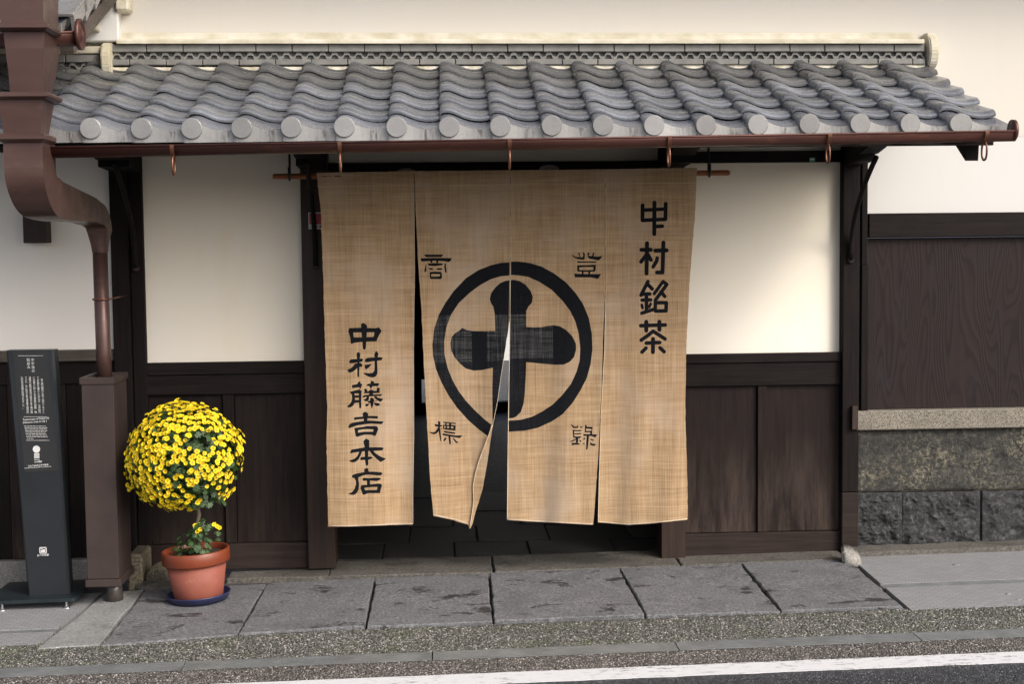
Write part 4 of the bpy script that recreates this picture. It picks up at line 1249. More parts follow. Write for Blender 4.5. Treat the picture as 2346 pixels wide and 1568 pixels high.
add_tube(bm, [(pc.x+.046*math.cos(2*math.pi*k/28), Ypipe+.046*math.sin(2*math.pi*k/28), zk) for k in range(28)], .006, 8, closed=True)
add_tube(bm, [(pc.x+.04, Ypipe+.02, zk), (pc.x+.055, Ypipe+.12, zk+.004), (pc.x+.04, -.02, zk+.006)], .005, 8)
obj('pipe_strap', bm, MT['copper_hook'], dp, True)
# timber guard round the foot of the pipe
YGd = -.72
g0, g1 = P(190, 1000, YGd), P(263, 1000, YGd)
gtop = gbox_top; gbot = PZ(225, 1328, YGd)
gd = thing('pipe_guard', 'tall dark brown boxed guard round the foot of the copper downpipe', 'pipe guard', ((g0.x+g1.x)/2, YGd+.15, 0))
yb = YGd+.33
lean = .010
def gx(x, z): return x+ (gtop-z)*0.0
th = .014
obj('front_board', box((g0.x, YGd, gbot), (g1.x, YGd+th, gtop), .002), MT['guard'], gd)
obj('side_board', box((g1.x-th, YGd+th+.001, gbot), (g1.x-.001, yb, gtop), .002), MT['guard'], gd)
obj('side_board', box((g0.x+.001, YGd+th+.001, gbot), (g0.x+th, yb, gtop), .002), MT['guard'], gd)
bm = bmesh.new()
o_ = .008
for a, b_ in (((g0.x-o_, YGd-o_), (g1.x+o_, YGd+.02)), ((g0.x-o_, yb-.02), (g1.x+o_, yb+o_)), ((g0.x-o_, YGd+.02), (g0.x+.02, yb-.02)), ((g1.x-.02, YGd+.02), (g1.x+o_, yb-.02))):
    add_box(bm, (a[0], a[1], gtop-.030), (b_[0], b_[1], gtop+.006))
obj('top_trim', bm, MT['guard'], gd)
obj('base_trim', box((g0.x-.012, YGd-.012, gbot-.045), (g1.x+.012, yb+.01, gbot-.002), .005), MT['guard'], gd)
fx = P(262, 1365, YGd+.14); fz = gz(fx.x, fx.y)
bm = bmesh.new(); add_tube(bm, [(fx.x, fx.y, gbot-.05), (fx.x, fx.y, gbot-.09), (fx.x+.002, fx.y-.004, fz+.004)], [.042, .046, .050], 24)
obj('drain_foot', bm, MT['stainy'], gd, True)

# ------------------------------------------------------------------ shop curtain
YN = -.36
def proj_uv(p):
    d = Vector(p)-CAM; z = d.dot(CF)
    return W/2+F*d.dot(CR)/z, H/2-F*d.dot(CU)/z
ra, rb = P(625, 404.5, YN), P(1672, 396, YN)
rod = thing('curtain_rod', 'slim reddish rod carrying the shop curtain, hung on two hooks under the eave', 'rod', (ra+rb)/2)
bm = bmesh.new(); add_tube(bm, [ra, ra+(rb-ra)*.004, ra+(rb-ra)*.996, rb], [.012, .0165, .0165, .012], 20)
obj('pole', bm, MT['rod'], rod, True)
for u, vt, m in ((663, 340, MT['iron']), (1625, 330, MT['iron'])):
    c = P(u, 403-(u-663)*.008, YN); zt = PZ(u, vt-14, YN)
    pth = [(c.x, YN+.024, zt), (c.x, YN+.024, c.z+.005)]+[(c.x, YN+.024*math.cos(a), c.z-.024*math.sin(a)) for a in [math.pi*k/8 for k in range(1, 9)]]+[(c.x, YN-.024, c.z+.05)]
    bm = bmesh.new(); add_tube(bm, pth, .0068, 8)
    obj('hook', bm, m, rod, True)

def cv(pts, o, s): return [((o[0]+x/s)*W/2992, (o[1]+y/s)*W/2992) for x, y in pts]
def stroke(w, pts):
    """outline of a brush stroke of even width with round ends"""
    pts = [Vector(p) for p in pts]; L = []; Rr = []; h = w/2; n = len(pts)
    for i, p in enumerate(pts):
        if i == 0: t = (pts[1]-p).normalized(); m = 1
        elif i == n-1: t = (p-pts[i-1]).normalized(); m = 1
        else:
            t1 = (p-pts[i-1]).normalized(); t2 = (pts[i+1]-p).normalized(); t = (t1+t2).normalized(); m = 1/max(.5, t.dot(t1))
        nn = Vector((-t.y, t.x))
        L.append(p+nn*h*m); Rr.append(p-nn*h*m)
    t0 = (pts[0]-pts[1]).normalized(); t1 = (pts[-1]-pts[-2]).normalized()
    def cap(c, t):
        a0 = math.atan2(t.y, t.x)
        return [c+Vector((math.cos(a0+d), math.sin(a0+d)))*h for d in (-1.05, -.52, 0, .52, 1.05)]
    return [tuple(q) for q in Rr]+[tuple(q) for q in cap(pts[-1], t1)]+[tuple(q) for q in L[::-1]]+[tuple(q) for q in cap(pts[0], t0)]
INK = {1: [], 2: [], 3: [], 4: []}
def chars(panel, o, s, polys=(), strokes=()):
    for p in polys: INK[panel].append(cv(p, o, s))
    for w, pts in strokes:
        for a, b_ in zip(pts, pts[1:]): INK[panel].append(cv(stroke(w, [a, b_]), o, s))
S2 = 1568/90
S1 = 1568/120
chars(4, (1850, 570), S1, strokes=[(148, [(362, 390), (355, 965), (1230, 925), (1242, 330)]), (140, [(400, 575), (1230, 535)]), (158, [(812, 290), (805, 1490)]), (145, [(830, 1205), (1115, 1190)])])
chars(4, (1850, 690), S1, strokes=[(158, [(530, 275), (510, 1430)]), (158, [(315, 525), (675, 525)]), (145, [(500, 720), (300, 985)]), (145, [(560, 700), (680, 915)]), (165, [(850, 555), (1275, 545)]), (158, [(1155, 250), (1120, 1390)]), (152, [(1120, 1390), (905, 1390)]), (145, [(915, 840), (895, 960), (765, 1175)])])
chars(4, (1850, 810), S1, strokes=[(142, [(565, 170), (300, 690)]), (145, [(570, 290), (725, 450)]), (142, [(345, 650), (640, 645)]), (140, [(340, 880), (670, 870)]), (150, [(505, 650), (510, 1290)]), (112, [(332, 1065), (358, 1180)]), (106, [(670, 1020), (610, 1150)]), (142, [(330, 1380), (760, 1240)]), (130, [(1140, 170), (805, 635)]), (142, [(1140, 172), (1285, 280), (850, 880), (845, 1290)]), (140, [(1070, 560), (1205, 740)]), (145, [(850, 980), (1265, 980), (1255, 1290), (860, 1300)])])
chars(4, (1850, 925), S1, strokes=[(150, [(290, 355), (1225, 325)]), (158, [(500, 205), (500, 545)]), (158, [(1000, 205), (1000, 510)]), (145, [(765, 565), (560, 730), (305, 910)]), (145, [(765, 570), (1215, 860)]), (150, [(505, 1020), (1010, 1000)]), (158, [(758, 860), (755, 1365)]), (142, [(490, 1210), (335, 1365)]), (145, [(1020, 1200), (1180, 1350)])])
S3 = 1568/130
chars(1, (1005, 935), S3, [[(190,290),(600,280),(1120,295),(1240,265),(1330,400),(1290,470),(1070,440),(330,450),(160,440),(150,400)], [(150,400),(330,440),(345,625),(400,650),(265,850),(240,830),(215,600)], [(300,625),(1020,605),(1190,640),(1150,760),(800,770),(560,785),(380,810),(265,850),(250,700)], [(1070,430),(1330,400),(1250,520),(1190,640),(1150,760),(1010,700),(1020,605),(1055,570),(1070,480)], [(600,150),(690,105),(770,160),(815,210),(805,500),(785,780),(775,980),(750,1040),(700,1055),(665,1020),(650,780),(620,500)]])
chars(1, (1005, 1020), S2, [[(730,160),(790,200),(830,270),(820,400),(790,560),(785,1000),(770,1430),(730,1440),(680,1400),(675,1000),(670,560),(640,400),(635,270),(680,190)], [(350,540),(640,510),(940,490),(965,580),(920,655),(700,690),(520,725),(300,740),(255,690),(290,590)], [(570,740),(760,740),(690,960),(600,1050),(480,1150),(330,1210),(240,1200),(165,1070),(350,985),(470,880)], [(740,700),(830,710),(930,790),(945,860),(900,930),(780,915)], [(1100,500),(1220,455),(1530,435),(1800,420),(1980,440),(1920,575),(1500,630),(1200,685),(1080,670),(1060,600)], [(1570,440),(1540,340),(1555,250),(1600,160),(1650,115),(1720,170),(1760,260),(1720,400),(1690,640),(1700,900),(1710,1200),(1670,1340),(1580,1430),(1450,1465),(1250,1420),(1100,1340),(970,1240),(1100,1225),(1300,1245),(1460,1225),(1550,1100),(1565,900),(1555,640)], [(1060,820),(1420,760),(1290,930),(1130,1055),(1070,990),(1045,890)]])
S4 = 1568/100
chars(1, (1005, 1105), S4, [[(620,240),(690,170),(740,155),(770,270),(850,290),(800,400),(760,500),(740,490),(690,430),(560,440),(430,470),(370,450),(365,370),(390,320),(600,290)], [(1030,320),(1140,260),(1220,250),(1230,140),(1310,140),(1380,180),(1380,240),(1600,240),(1610,310),(1550,385),(1440,380),(1300,390),(1240,500),(1200,460),(1160,380),(1040,365)], [(250,640),(500,580),(720,530),(820,600),(790,720),(470,715),(310,715)], [(310,690),(480,700),(510,950),(500,1120),(430,1270),(300,1350),(220,1360),(115,1310),(240,1230),(340,1090),(370,950),(360,780)], [(680,600),(800,600),(795,1000),(795,1340),(750,1410),(700,1370),(680,1050)], [(490,800),(690,800),(690,910),(510,915)], [(500,1020),(690,1005),(690,1130),(490,1150)], [(920,530),(990,490),(1060,540),(1080,630),(1230,530),(1400,600),(1500,590),(1520,440),(1600,450),(1650,510),(1620,600),(1650,650),(1620,690),(1350,700),(890,710),(950,640)], [(1150,650),(1350,650),(1330,760),(1500,760),(1755,745),(1700,830),(1400,840),(1150,850),(1000,870),(860,910),(850,840),(950,790),(1150,770)], [(1050,850),(1150,850),(1150,950),(1120,1040),(1000,1080),(870,1010),(1000,960)], [(1370,840),(1500,850),(1550,910),(1700,940),(1805,970),(1680,1105),(1540,1040),(1430,960)], [(1270,890),(1370,960),(1380,1060),(1520,1040),(1500,1080),(1370,1090),(1340,1240),(1290,1380),(1260,1385),(1220,1250),(1200,1150),(1120,1140),(1060,1060),(1190,1050),(1200,950)], [(980,1210),(1180,1170),(1120,1260),(1040,1320),(985,1290)], [(1370,1130),(1600,1160),(1660,1220),(1600,1275),(1480,1285),(1400,1220)]])
chars(1, (1005, 1195), S2, [[(1080,160),(1180,200),(1250,280),(1220,370),(1200,520),(1190,640),(1000,640),(1000,520),(970,380),(940,260),(1000,185)], [(530,440),(960,400),(1250,365),(1700,370),(1745,430),(1700,520),(1600,505),(1300,490),(1000,515),(700,550),(515,575),(515,480)], [(240,870),(310,770),(430,715),(900,640),(1300,605),(2020,650),(1960,760),(1880,790),(1400,765),(1100,790),(700,850),(450,930),(270,990),(215,950)], [(520,990),(900,940),(1200,885),(1600,890),(1700,920),(1745,1020),(1500,1060),(1200,1040),(900,1060),(720,1100),(560,1150)], [(520,990),(720,1080),(720,1220),(760,1400),(680,1440),(600,1400),(560,1200)], [(600,1230),(740,1220),(1000,1180),(1500,1170),(1640,1250),(1580,1410),(1400,1330),(1100,1320),(850,1370),(690,1440),(600,1390)], [(1500,1040),(1745,1000),(1735,1080),(1640,1330),(1570,1410),(1480,1300),(1490,1180)]])
chars(1, (1005, 1275), S2, [[(1130,130),(1290,220),(1290,560),(1240,760),(1230,1200),(1245,1440),(1200,1510),(1130,1515),(1100,1450),(1070,1200),(1050,760),(1040,500),(980,300),(1010,230)], [(380,690),(750,630),(1040,580),(1400,575),(1850,570),(1980,590),(2025,635),(1940,735),(1500,755),(1250,760),(900,790),(500,850),(340,890),(310,830)], [(790,790),(930,780),(840,1000),(750,1190),(640,1290),(500,1345),(350,1330),(240,1265),(400,1210),(560,1140),(680,1020)], [(1300,740),(1490,750),(1600,880),(1800,1010),(1960,1090),(2130,1140),(2050,1230),(1860,1330),(1700,1200),(1450,960),(1350,830)], [(870,1080),(1050,1055),(1400,1050),(1470,1110),(1380,1170),(1240,1215),(850,1230),(815,1170)]])
chars(1, (1005, 1360), S4, [[(920,200),(1040,125),(1110,170),(1135,300),(1100,380),(950,360)], [(380,460),(550,390),(930,320),(1300,300),(1700,330),(1780,380),(1680,480),(1500,475),(1200,440),(1000,450),(850,490),(660,570),(400,590),(360,540)], [(440,570),(660,560),(660,700),(695,850),(680,1050),(620,1230),(540,1330),(430,1370),(300,1360),(190,1320),(370,1240),(480,1100),(545,900),(545,740),(500,640)], [(840,630),(920,585),(1150,605),(1400,580),(1640,585),(1700,610),(1630,690),(1480,740),(1350,725),(1190,715),(880,725)], [(1040,680),(1195,680),(1195,900),(1060,920)], [(800,920),(1060,905),(1600,845),(1700,870),(1750,940),(1700,1010),(1300,1005),(950,1045),(760,1050)], [(800,920),(950,1000),(940,1090),(980,1160),(960,1330),(860,1360),(820,1250),(750,1040)], [(860,1160),(1100,1150),(1520,1140),(1660,1150),(1640,1290),(1400,1290),(1100,1290),(960,1350),(860,1365)], [(1550,960),(1750,930),(1690,1100),(1655,1290),(1540,1290),(1510,1130)]])
chars(2, (1220, 735), S2, [[(330,155),(1305,155),(1220,285),(420,285)], [(150,350),(900,330),(1745,340),(1690,470),(1600,540),(1330,500),(950,470),(500,490),(230,515),(160,440)], [(640,480),(750,480),(745,580),(670,590)], [(940,460),(1055,460),(1060,580),(960,590)], [(530,615),(880,590),(1290,610),(1265,700),(900,745),(560,730)], [(430,640),(455,650),(450,950),(420,1050),(375,1060),(345,980),(370,860)], [(1370,600),(1440,610),(1450,830),(1490,1050),(1450,1100),(1400,1040),(1360,820)], [(530,835),(760,850),(790,940),(650,930)], [(940,895),(1040,850),(1270,860),(1240,940),(1040,940)], [(605,1055),(900,1030),(1180,1040),(1240,1110),(1180,1160),(700,1150),(620,1150)], [(620,1140),(700,1150),(700,1280),(720,1400),(660,1400),(630,1340)], [(1170,1130),(1240,1120),(1245,1300),(1200,1400),(1100,1300)], [(640,1290),(1200,1270),(1240,1320),(1200,1410),(660,1405)]])
chars(3, (1660, 730), S2, [[(185,210),(280,310),(400,365),(560,375),(750,380),(770,250),(740,140),(800,140),(860,220),(840,480),(750,510),(550,490),(380,440),(240,340)], [(495,180),(540,150),(600,160),(590,230),(620,370),(575,370),(530,240)], [(995,140),(1060,140),(1105,190),(1050,260),(1050,310),(1200,330),(1480,355),(1640,335),(1745,300),(1650,460),(1560,540),(1450,525),(1250,480),(1090,460),(1010,380),(985,250)], [(1225,150),(1300,150),(1340,200),(1290,350),(1200,330),(1260,220)], [(445,590),(900,600),(1460,600),(1380,665),(900,660),(480,665)], [(460,790),(900,790),(1400,760),(1410,900),(1300,880),(900,880),(550,900),(460,900)], [(460,880),(560,880),(565,1030),(600,1120),(490,1110),(460,1020)], [(1290,880),(1410,860),(1395,1050),(1350,1110),(1270,1100)], [(480,1030),(900,1045),(1390,1025),(1350,1110),(900,1130),(490,1110)], [(690,1110),(790,1110),(780,1260),(690,1260)], [(1030,1110),(1130,1110),(1120,1260),(1030,1260)], [(305,1220),(700,1240),(1200,1245),(1690,1240),(1610,1340),(1540,1475),(1430,1470),(1180,1410),(700,1410),(350,1405)]])
chars(2, (1240, 1220), S2, [[(680,230),(740,190),(820,260),(790,480),(830,800),(870,1250),(820,1230),(770,1000),(700,560),(700,330)], [(510,350),(700,370),(900,410),(890,470),(700,490),(550,460)], [(700,490),(800,540),(720,720),(620,830),(480,875),(330,830),(225,735),(400,775),(540,750),(640,610)], [(820,540),(910,600),(910,640),(830,600)], [(955,230),(1300,260),(1610,290),(1600,350),(1250,320),(960,295)], [(1060,290),(1130,290),(1130,400),(1060,400)], [(1250,300),(1370,320),(1370,420),(1250,400)], [(940,380),(1600,410),(1590,480),(940,450)], [(940,540),(1590,580),(1580,690),(945,605)], [(940,400),(1000,420),(1000,580),(940,590)], [(1080,400),(1160,410),(1150,580),(1070,580)], [(1260,400),(1360,420),(1360,620),(1260,620)], [(1475,420),(1595,420),(1580,680),(1475,640)], [(970,700),(1580,780),(1540,860),(1100,800),(1000,770)], [(910,820),(1230,880),(1600,930),(1945,920),(1800,1070),(1600,1030),(1200,970),(940,920)], [(1220,960),(1320,980),(1350,1240),(1340,1390),(1270,1370),(1240,1150)], [(1060,1020),(1130,1080),(1060,1190),(990,1240),(955,1180)], [(1430,1070),(1500,1060),(1620,1200),(1720,1290),(1670,1330),(1580,1280)]])
chars(3, (1655, 1230), S2, [[(250,160),(300,220),(370,290),(470,305),(550,300),(550,230),(610,290),(590,370),(480,390),(370,385),(290,310),(245,220)], [(700,290),(850,320),(760,385),(700,370)], [(310,460),(550,490),(805,465),(740,540),(500,550),(400,540),(400,800),(560,810),(770,800),(700,890),(600,910),(400,880),(350,860),(320,600)], [(410,640),(800,630),(720,700),(400,700)], [(470,870),(600,880),(590,1130),(490,1130)], [(165,1050),(260,1030),(470,920),(480,970),(330,1060),(220,1090)], [(650,950),(760,1040),(740,1095),(690,1080)], [(250,1140),(500,1130),(600,1140),(720,1190),(600,1225),(400,1230),(270,1250)], [(970,190),(1050,250),(1020,310),(1340,320),(1320,480),(1220,420),(1000,410),(1000,520),(1210,520),(1310,480),(1310,700),(1580,700),(1470,860),(1280,790),(870,780),(855,680),(1000,690),(1210,690),(1210,590),(930,600),(940,320)], [(1030,770),(1140,770),(1130,1000),(1080,1440),(1020,1495),(995,1450),(1010,1100)], [(925,860),(970,920),(930,960),(830,980),(870,910)], [(890,1100),(940,1200),(790,1195),(870,1150)], [(1230,920),(1440,1000),(1340,1030),(1220,980)], [(1210,1110),(1330,1170),(1500,1190),(1420,1300),(1200,1230)]])
SB = 2.8
oB = (1240, 740)
ring_r = [(697,70),(770,68),(860,80),(960,110),(1060,165),(1160,240),(1240,330),(1300,420),(1345,530),(1370,660),(1375,790),(1360,910),(1330,1020),(1280,1120),(1210,1230),(1130,1320),(1040,1380),(930,1430),(820,1455),(690,1463)]
ring_ri = [(697,178),(770,182),(850,195),(940,235),(1040,300),(1130,390),(1190,470),(1235,560),(1262,660),(1275,780),(1270,880),(1245,970),(1200,1070),(1130,1160),(1050,1240),(960,1300),(880,1340),(790,1365),(690,1372)]
ring_l = [(697,75),(620,80),(540,100),(440,140),(340,205),(240,310),(170,410),(115,510),(80,620),(65,750),(70,840),(95,950),(140,1060),(200,1170),(270,1270),(360,1370),(440,1440),(520,1500)]
ring_li = [(697,183),(620,190),(540,215),(450,265),(370,325),(280,410),(215,510),(180,610),(162,720),(165,830),(190,940),(230,1040),(280,1130),(340,1210),(420,1295),(490,1360),(548,1405)]
INK[3].append(cv(ring_r+ring_ri[::-1], oB, SB))
INK[2].append(cv(ring_l+ring_li[::-1], oB, SB))
INK[3].append(cv([(698,222),(730,218),(780,228),(830,260),(870,310),(887,360),(880,405),(850,440),(835,470),(833,520),(835,605),(900,608),(960,605),(1010,597),(1060,590),(1110,600),(1160,630),(1210,680),(1240,740),(1242,790),(1225,850),(1190,890),(1140,913),(1080,915),(980,908),(890,898),(833,893),(830,1000),(820,1160),(812,1230),(790,1300),(750,1340),(720,1352),(692,1352)], oB, SB))
INK[2].append(cv([(696,222),(660,228),(620,245),(580,280),(545,330),(535,375),(545,410),(565,440),(575,500),(578,638),(480,640),(400,638),(350,632),(310,612),(290,630),(250,655),(222,690),(212,740),(220,800),(245,850),(290,905),(340,945),(400,962),(470,958),(560,938),(556,1100),(556,1250),(558,1385),(580,1340),(600,1210),(620,1060),(650,920),(665,800),(680,690),(688,560),(690,450),(695,330)], oB, SB))

PANEL = {
 1: [(725,396),(840,394),(948.5,392),(949,500),(950,620),(947.5,800),(948,1000),(945.5,1150),(946,1203),(900,1204),(800,1208),(752,1208),(748,1010),(750,940),(745,800),(740,620),(735,480)],
 2: [(949.5,392),(1060,391),(1170,390),(1169.6,640),(1167.8,735),(1163,765),(1154,823),(1148,862),(1140,920),(1129,974),(1124,1007),(1117,1058),(1105,1124),(1089,1175),(1083,1200),(1077,1213),(1071,1203),(1040,1193),(993,1183),(985,1090),(978,960),(972,850),(965,700),(958,600),(952,480)],
 3: [(1170.5,390),(1280,389),(1386.5,388),(1386.5,660),(1383,750),(1378,900),(1372,1020),(1362,1170),(1359,1204),(1270,1199),(1162,1193),(1164,1002),(1167.2,823),(1168,765),(1168.6,735),(1170,640)],
 4: [(1387,388),(1490,386),(1597,384),(1592,500),(1586,560),(1578,680),(1572,800),(1570,950),(1574,1080),(1576,1150),(1575,1192),(1500,1200),(1440,1204),(1370,1198),(1372,1100),(1377,940),(1384.5,800),(1387.5,660)],
}
def drape(k, u, v):
    """how far the cloth hangs forward (-) or back (+) of the rod"""
    t = max(0., (v-400)/810)
    y = .019*t*math.sin(u*.034+k*1.3) + .012*t*math.sin(u*.071+v*.004+k) - .02*t
    y += .006*math.sin(v*.012+u*.02+k)*min(1, t*4) + .004*math.sin(u*.045+v*.019+2*k)*min(1, t*5)
    if k == 2:
        s = (u-960)/200; y += .16*t*t*s + .03*t*math.sin(s*5)
    if k == 3: y += -.03*t*(u-1270)/110*.5
    if k == 4: y += .02*t*math.sin((u-1380)*.03)
    if v < 405: y += -.0175
    elif v < 440: y += -.0175*(440-v)/35
    return y
def cpt(k, u, v, lift=0):
    y = drape(k, u, v)-lift
    return P(u, v, YN+y)
def dense(poly, step, jag=0, seed=0):
    out = []
    for i, p in enumerate(poly):
        q = poly[(i+1) % len(poly)]
        L = math.hypot(q[0]-p[0], q[1]-p[1]); n = max(1, int(L/step))
        for a in range(n):
            t = a/n; x = p[0]+(q[0]-p[0])*t; y = p[1]+(q[1]-p[1])*t
            if jag: x += jag*noise.noise((x*.31+seed, y*.31, 1)); y += jag*.6*noise.noise((x*.31, y*.31, 5+seed))
            out.append((x, y))
    return out
def inside(p, poly):
    x, y = p; c = False; n = len(poly); j = n-1
    for i in range(n):
        xi, yi = poly[i]; xj, yj = poly[j]
        if (yi > y) != (yj > y) and x < (xj-xi)*(y-yi)/(yj-yi)+xi: c = not c
        j = i
    return c
noren = thing('shop_curtain', 'tan woven shop curtain in four strips with black lettering and a circled cross crest', 'curtain', P(1160, 400, YN))
plabel = {1: 'left strip with six black characters down its length', 2: 'second strip, blown askew, with the left half of the circled crest', 3: 'third strip with the right half of the circled crest', 4: 'right strip with four bold black characters at its top'}
for k in (1, 2, 3, 4):
    bound = dense(PANEL[k], 9, 1.3, k*7)
    verts = [Vector(p) for p in bound]; faces = [list(range(len(bound)))]; edges = []
    for poly in INK[k]:
        d = dense(poly, 12); n0 = len(verts)
        edges += [(n0+i, n0+(i+1) % len(d)) for i in range(len(d))]; verts += [Vector(p) for p in d]
    us = [p[0] for p in bound]; vs = [p[1] for p in bound]
    u = min(us)+7
    while u < max(us)-4:
        v = min(vs)+7
        while v < max(vs)-4:
            if inside((u, v), bound): verts.append(Vector((u+random.uniform(-2, 2), v+random.uniform(-2, 2))))
            v += 13
        u += 13
    ov, oe, of, _, _, orig = delaunay_2d_cdt(verts, edges, faces, 0, 1e-4)
    bm = bmesh.new()
    bv = [bm.verts.new(cpt(k, p.x, p.y)) for p in ov]
    for f, og in zip(of, orig):
        c = (sum(ov[i].x for i in f)/3, sum(ov[i].y for i in f)/3)
        if not inside(c, bound): continue
        try: nf = bm.faces.new([bv[i] for i in f])
        except ValueError: continue
        nf.material_index = 1 if any(inside(c, q) for q in INK[k]) else 0
        nf.smooth = True
    loose = [v for v in bm.verts if not v.link_faces]
    bmesh.ops.delete(bm, geom=loose, context='VERTS')
    for f in bm.faces:
        f.normal_update()
        if f.normal.y > 0: f.normal_flip()
    pn = obj('cloth_strip', bm, None, noren, False, [MT['cloth'], MT['ink']])
    pn['label'] = plabel[k]
    # stitched hem
    top_hem = [(p, 427-(p-725)*.009) for p in ((726, 948), (950, 1169), (1171, 1386), (1388, 1595))[k-1]]
    def cord(pts, r, nm, lift=.002):
        d = []
        for (a, b_) in zip(pts, pts[1:]):
            n = max(1, int(math.hypot(b_[0]-a[0], b_[1]-a[1])/10))
            d += [(a[0]+(b_[0]-a[0])*i/n, a[1]+(b_[1]-a[1])*i/n) for i in range(n)]
        d.append(pts[-1])
        bm = bmesh.new(); add_tube(bm, [cpt(k, x, y, lift) for x, y in d], r, 6)
        return obj(nm, bm, MT['selvage'], pn, True)
    cord(top_hem, .0009, 'hem', .0008)
    if k == 2:
        fold = [(1129,974),(1124,1007),(1117,1058),(1105,1124),(1089,1175),(1083,1200),(1077,1213)]
        selv = [(1129,974),(1117,1004),(1107,1030),(1097,1058),(1088,1090),(1084,1116),(1085.5,1147),(1081,1180),(1075.5,1212)]
        bm = bmesh.new()
        n = 24
        def at(L, t):
            v = 974+(1212-974)*t
            for a, b_ in zip(L, L[1:]):
                if a[1] <= v <= b_[1]: return a[0]+(b_[0]-a[0])*(v-a[1])/(b_[1]-a[1]), v
            return L[-1]
        A = [bm.verts.new(cpt(2, *at(fold, i/n), .001)) for i in range(n+1)]
        B = [bm.verts.new(cpt(2, *at(selv, i/n), .010*min(1, i/6)+.001)) for i in range(n+1)]
        for i in range(n):
            bm.faces.new((B[i], A[i], A[i+1], B[i+1])).smooth = True
        obj('folded_edge', bm, MT['cloth'], pn)
        cord(selv, .0022, 'selvage', .012)
        cord([(1129, 974), (1140, 920), (1148, 862), (1154, 823)], .0014, 'selvage', .001)
        cord([(994,1181),(1040,1190),(1071,1200)], .0024, 'hem')
    elif k == 1:
        cord([(753,1206),(800,1206),(900,1202),(945,1201)], .0022, 'hem')
        cord([(948.5,420),(949,500),(950,620),(947.5,800),(948,1000),(945.5,1150),(946,1200)], .0014, 'selvage', .001)
    elif k == 3:
        cord([(1163,1191),(1270,1197),(1358,1202)], .0022, 'hem')
        cord([(1169.5,640),(1168,760),(1167,823),(1164,1002),(1162,1190)], .0018, 'selvage', .001)
        cord([(1170.8,392),(1170.5,520),(1170,640)], .0010, 'selvage', .002)
    else:
        cord([(1371,1196),(1440,1202),(1500,1198),(1574,1190)], .0022, 'hem')
        cord([(1388,400),(1388,660),(1385,800),(1377.5,940),(1372.5,1100),(1370.5,1196)], .0017, 'selvage', .001)

# ------------------------------------------------------------------ lettering on signs
def text_bm(s, size, loc, align='LEFT', line=1.0, rotz=0.0, bold=0.0):
    cu = bpy.data.curves.new('t', 'FONT'); cu.body = s; cu.size = size; cu.align_x = align; cu.space_line = line
    cu.resolution_u = 2; cu.offset = bold*size
    o = bpy.data.objects.new('t', cu); COL.objects.link(o)
    dg = bpy.context.evaluated_depsgraph_get()
    me = bpy.data.meshes.new_from_object(o.evaluated_get(dg))
    bm = bmesh.new(); bm.from_mesh(me)
    bpy.data.objects.remove(o); bpy.data.curves.remove(cu); bpy.data.meshes.remove(me)
    Mx = Matrix.Translation(loc) @ Matrix.Rotation(rotz, 4, 'Y') @ Matrix.Rotation(math.pi/2, 4, 'X')
    bmesh.ops.transform(bm, matrix=Mx, verts=bm.verts)
    return bm
def merge(dst, src):
    me = bpy.data.meshes.new('x'); src.to_mesh(me); src.free(); dst.from_mesh(me); bpy.data.meshes.remove(me)

# security sticker on the left door post
st = thing('security_sticker', 'red and white security sticker on the brown post beside the curtain', 'sticker', P(724, 505, YP))
sx0, sx1 = P(707, 505, YP).x, P(707, 505, YP).x+.115
obj('backing', box((sx0, YP-.004, PZ(720, 525, YP)), (sx1, YP+.002, PZ(720, 487, YP))), MT['white'], st)
obj('red_field', box((sx0+.004, YP-.006, PZ(720, 514, YP)), (sx1-.004, YP-.0045, PZ(720, 489, YP))), MT['red'], st)
bmx = text_bm('SECOM', .026, (sx0+.004, YP-.0055, PZ(720, 523, YP)), 'LEFT', 1, 0, .02)
obj('lettering', bmx, MT['black'], st)
gs = thing('lintel_sticker', 'tiny green and white sticker on the dark lintel right of the curtain', 'sticker', P(1860, 366, -.047))
obj('backing', box((P(1855, 366, -.047).x, -.049, PZ(1860, 370, -.047)), (P(1867, 366, -.047).x, -.044, PZ(1860, 361, -.047))), MT['green'], gs)
obj('white_band', box((P(1856, 366, -.047).x, -.0505, PZ(1860, 366.5, -.047)), (P(1866, 366, -.047).x, -.0495, PZ(1860, 363.5, -.047))), MT['white'], gs)

# ------------------------------------------------------------------ information post at the left edge
foot = G(158, 1398); 
YI = foot.y+.10
sign = thing('information_post', 'slim black town information post with white lettering on a low steel base plate', 'information sign', (P(108, 1360, YI).x, YI, gz(P(108, 1360, YI).x, YI)))
def prof_sign(us_t, us_b, vt, vb, y0, y1, nm, mat):
    bm = bmesh.new()
    q0 = [P(us_b[0], vb, YI), P(us_b[1], vb, YI)]; q1 = [P(us_t[0], vt, YI), P(us_t[1], vt, YI)]
    zb = (q0[0].z+q0[1].z)/2; ztp = (q1[0].z+q1[1].z)/2
    c = .012
    def ring(x0, x1, z): return [(x0+c, y0, z), (x1-c, y0, z), (x1, y0+c*1.2, z), (x1, y1, z), (x0, y1, z), (x0, y0+c*1.2, z)]
    add_hexa(bm, ring(q0[0].x, q0[1].x, zb), ring(q1[0].x, q1[1].x, ztp))
    return obj(nm, fixn(bm), mat, sign)
prof_sign((13, 123), (64, 160), 803, 1372, YI, YI+.09, 'pillar', MT['sign'])
def face_pt(s, v, lift=.0):
    """point on the sign face: s 0..1 across, frame row v"""
    t = (v-803)/(1372-803)
    ul = 13+(64-13)*t; ur = 123+(160-123)*t
    return P(ul+(ur-ul)*s, v - 0, YI-lift)
bm = bmesh.new()
add_prism(bm, [face_pt(.17, 1083, .003), face_pt(.93, 1080, .003), face_pt(.86, 806, .003), face_pt(.14, 808, .003)], (0, .0025, 0))
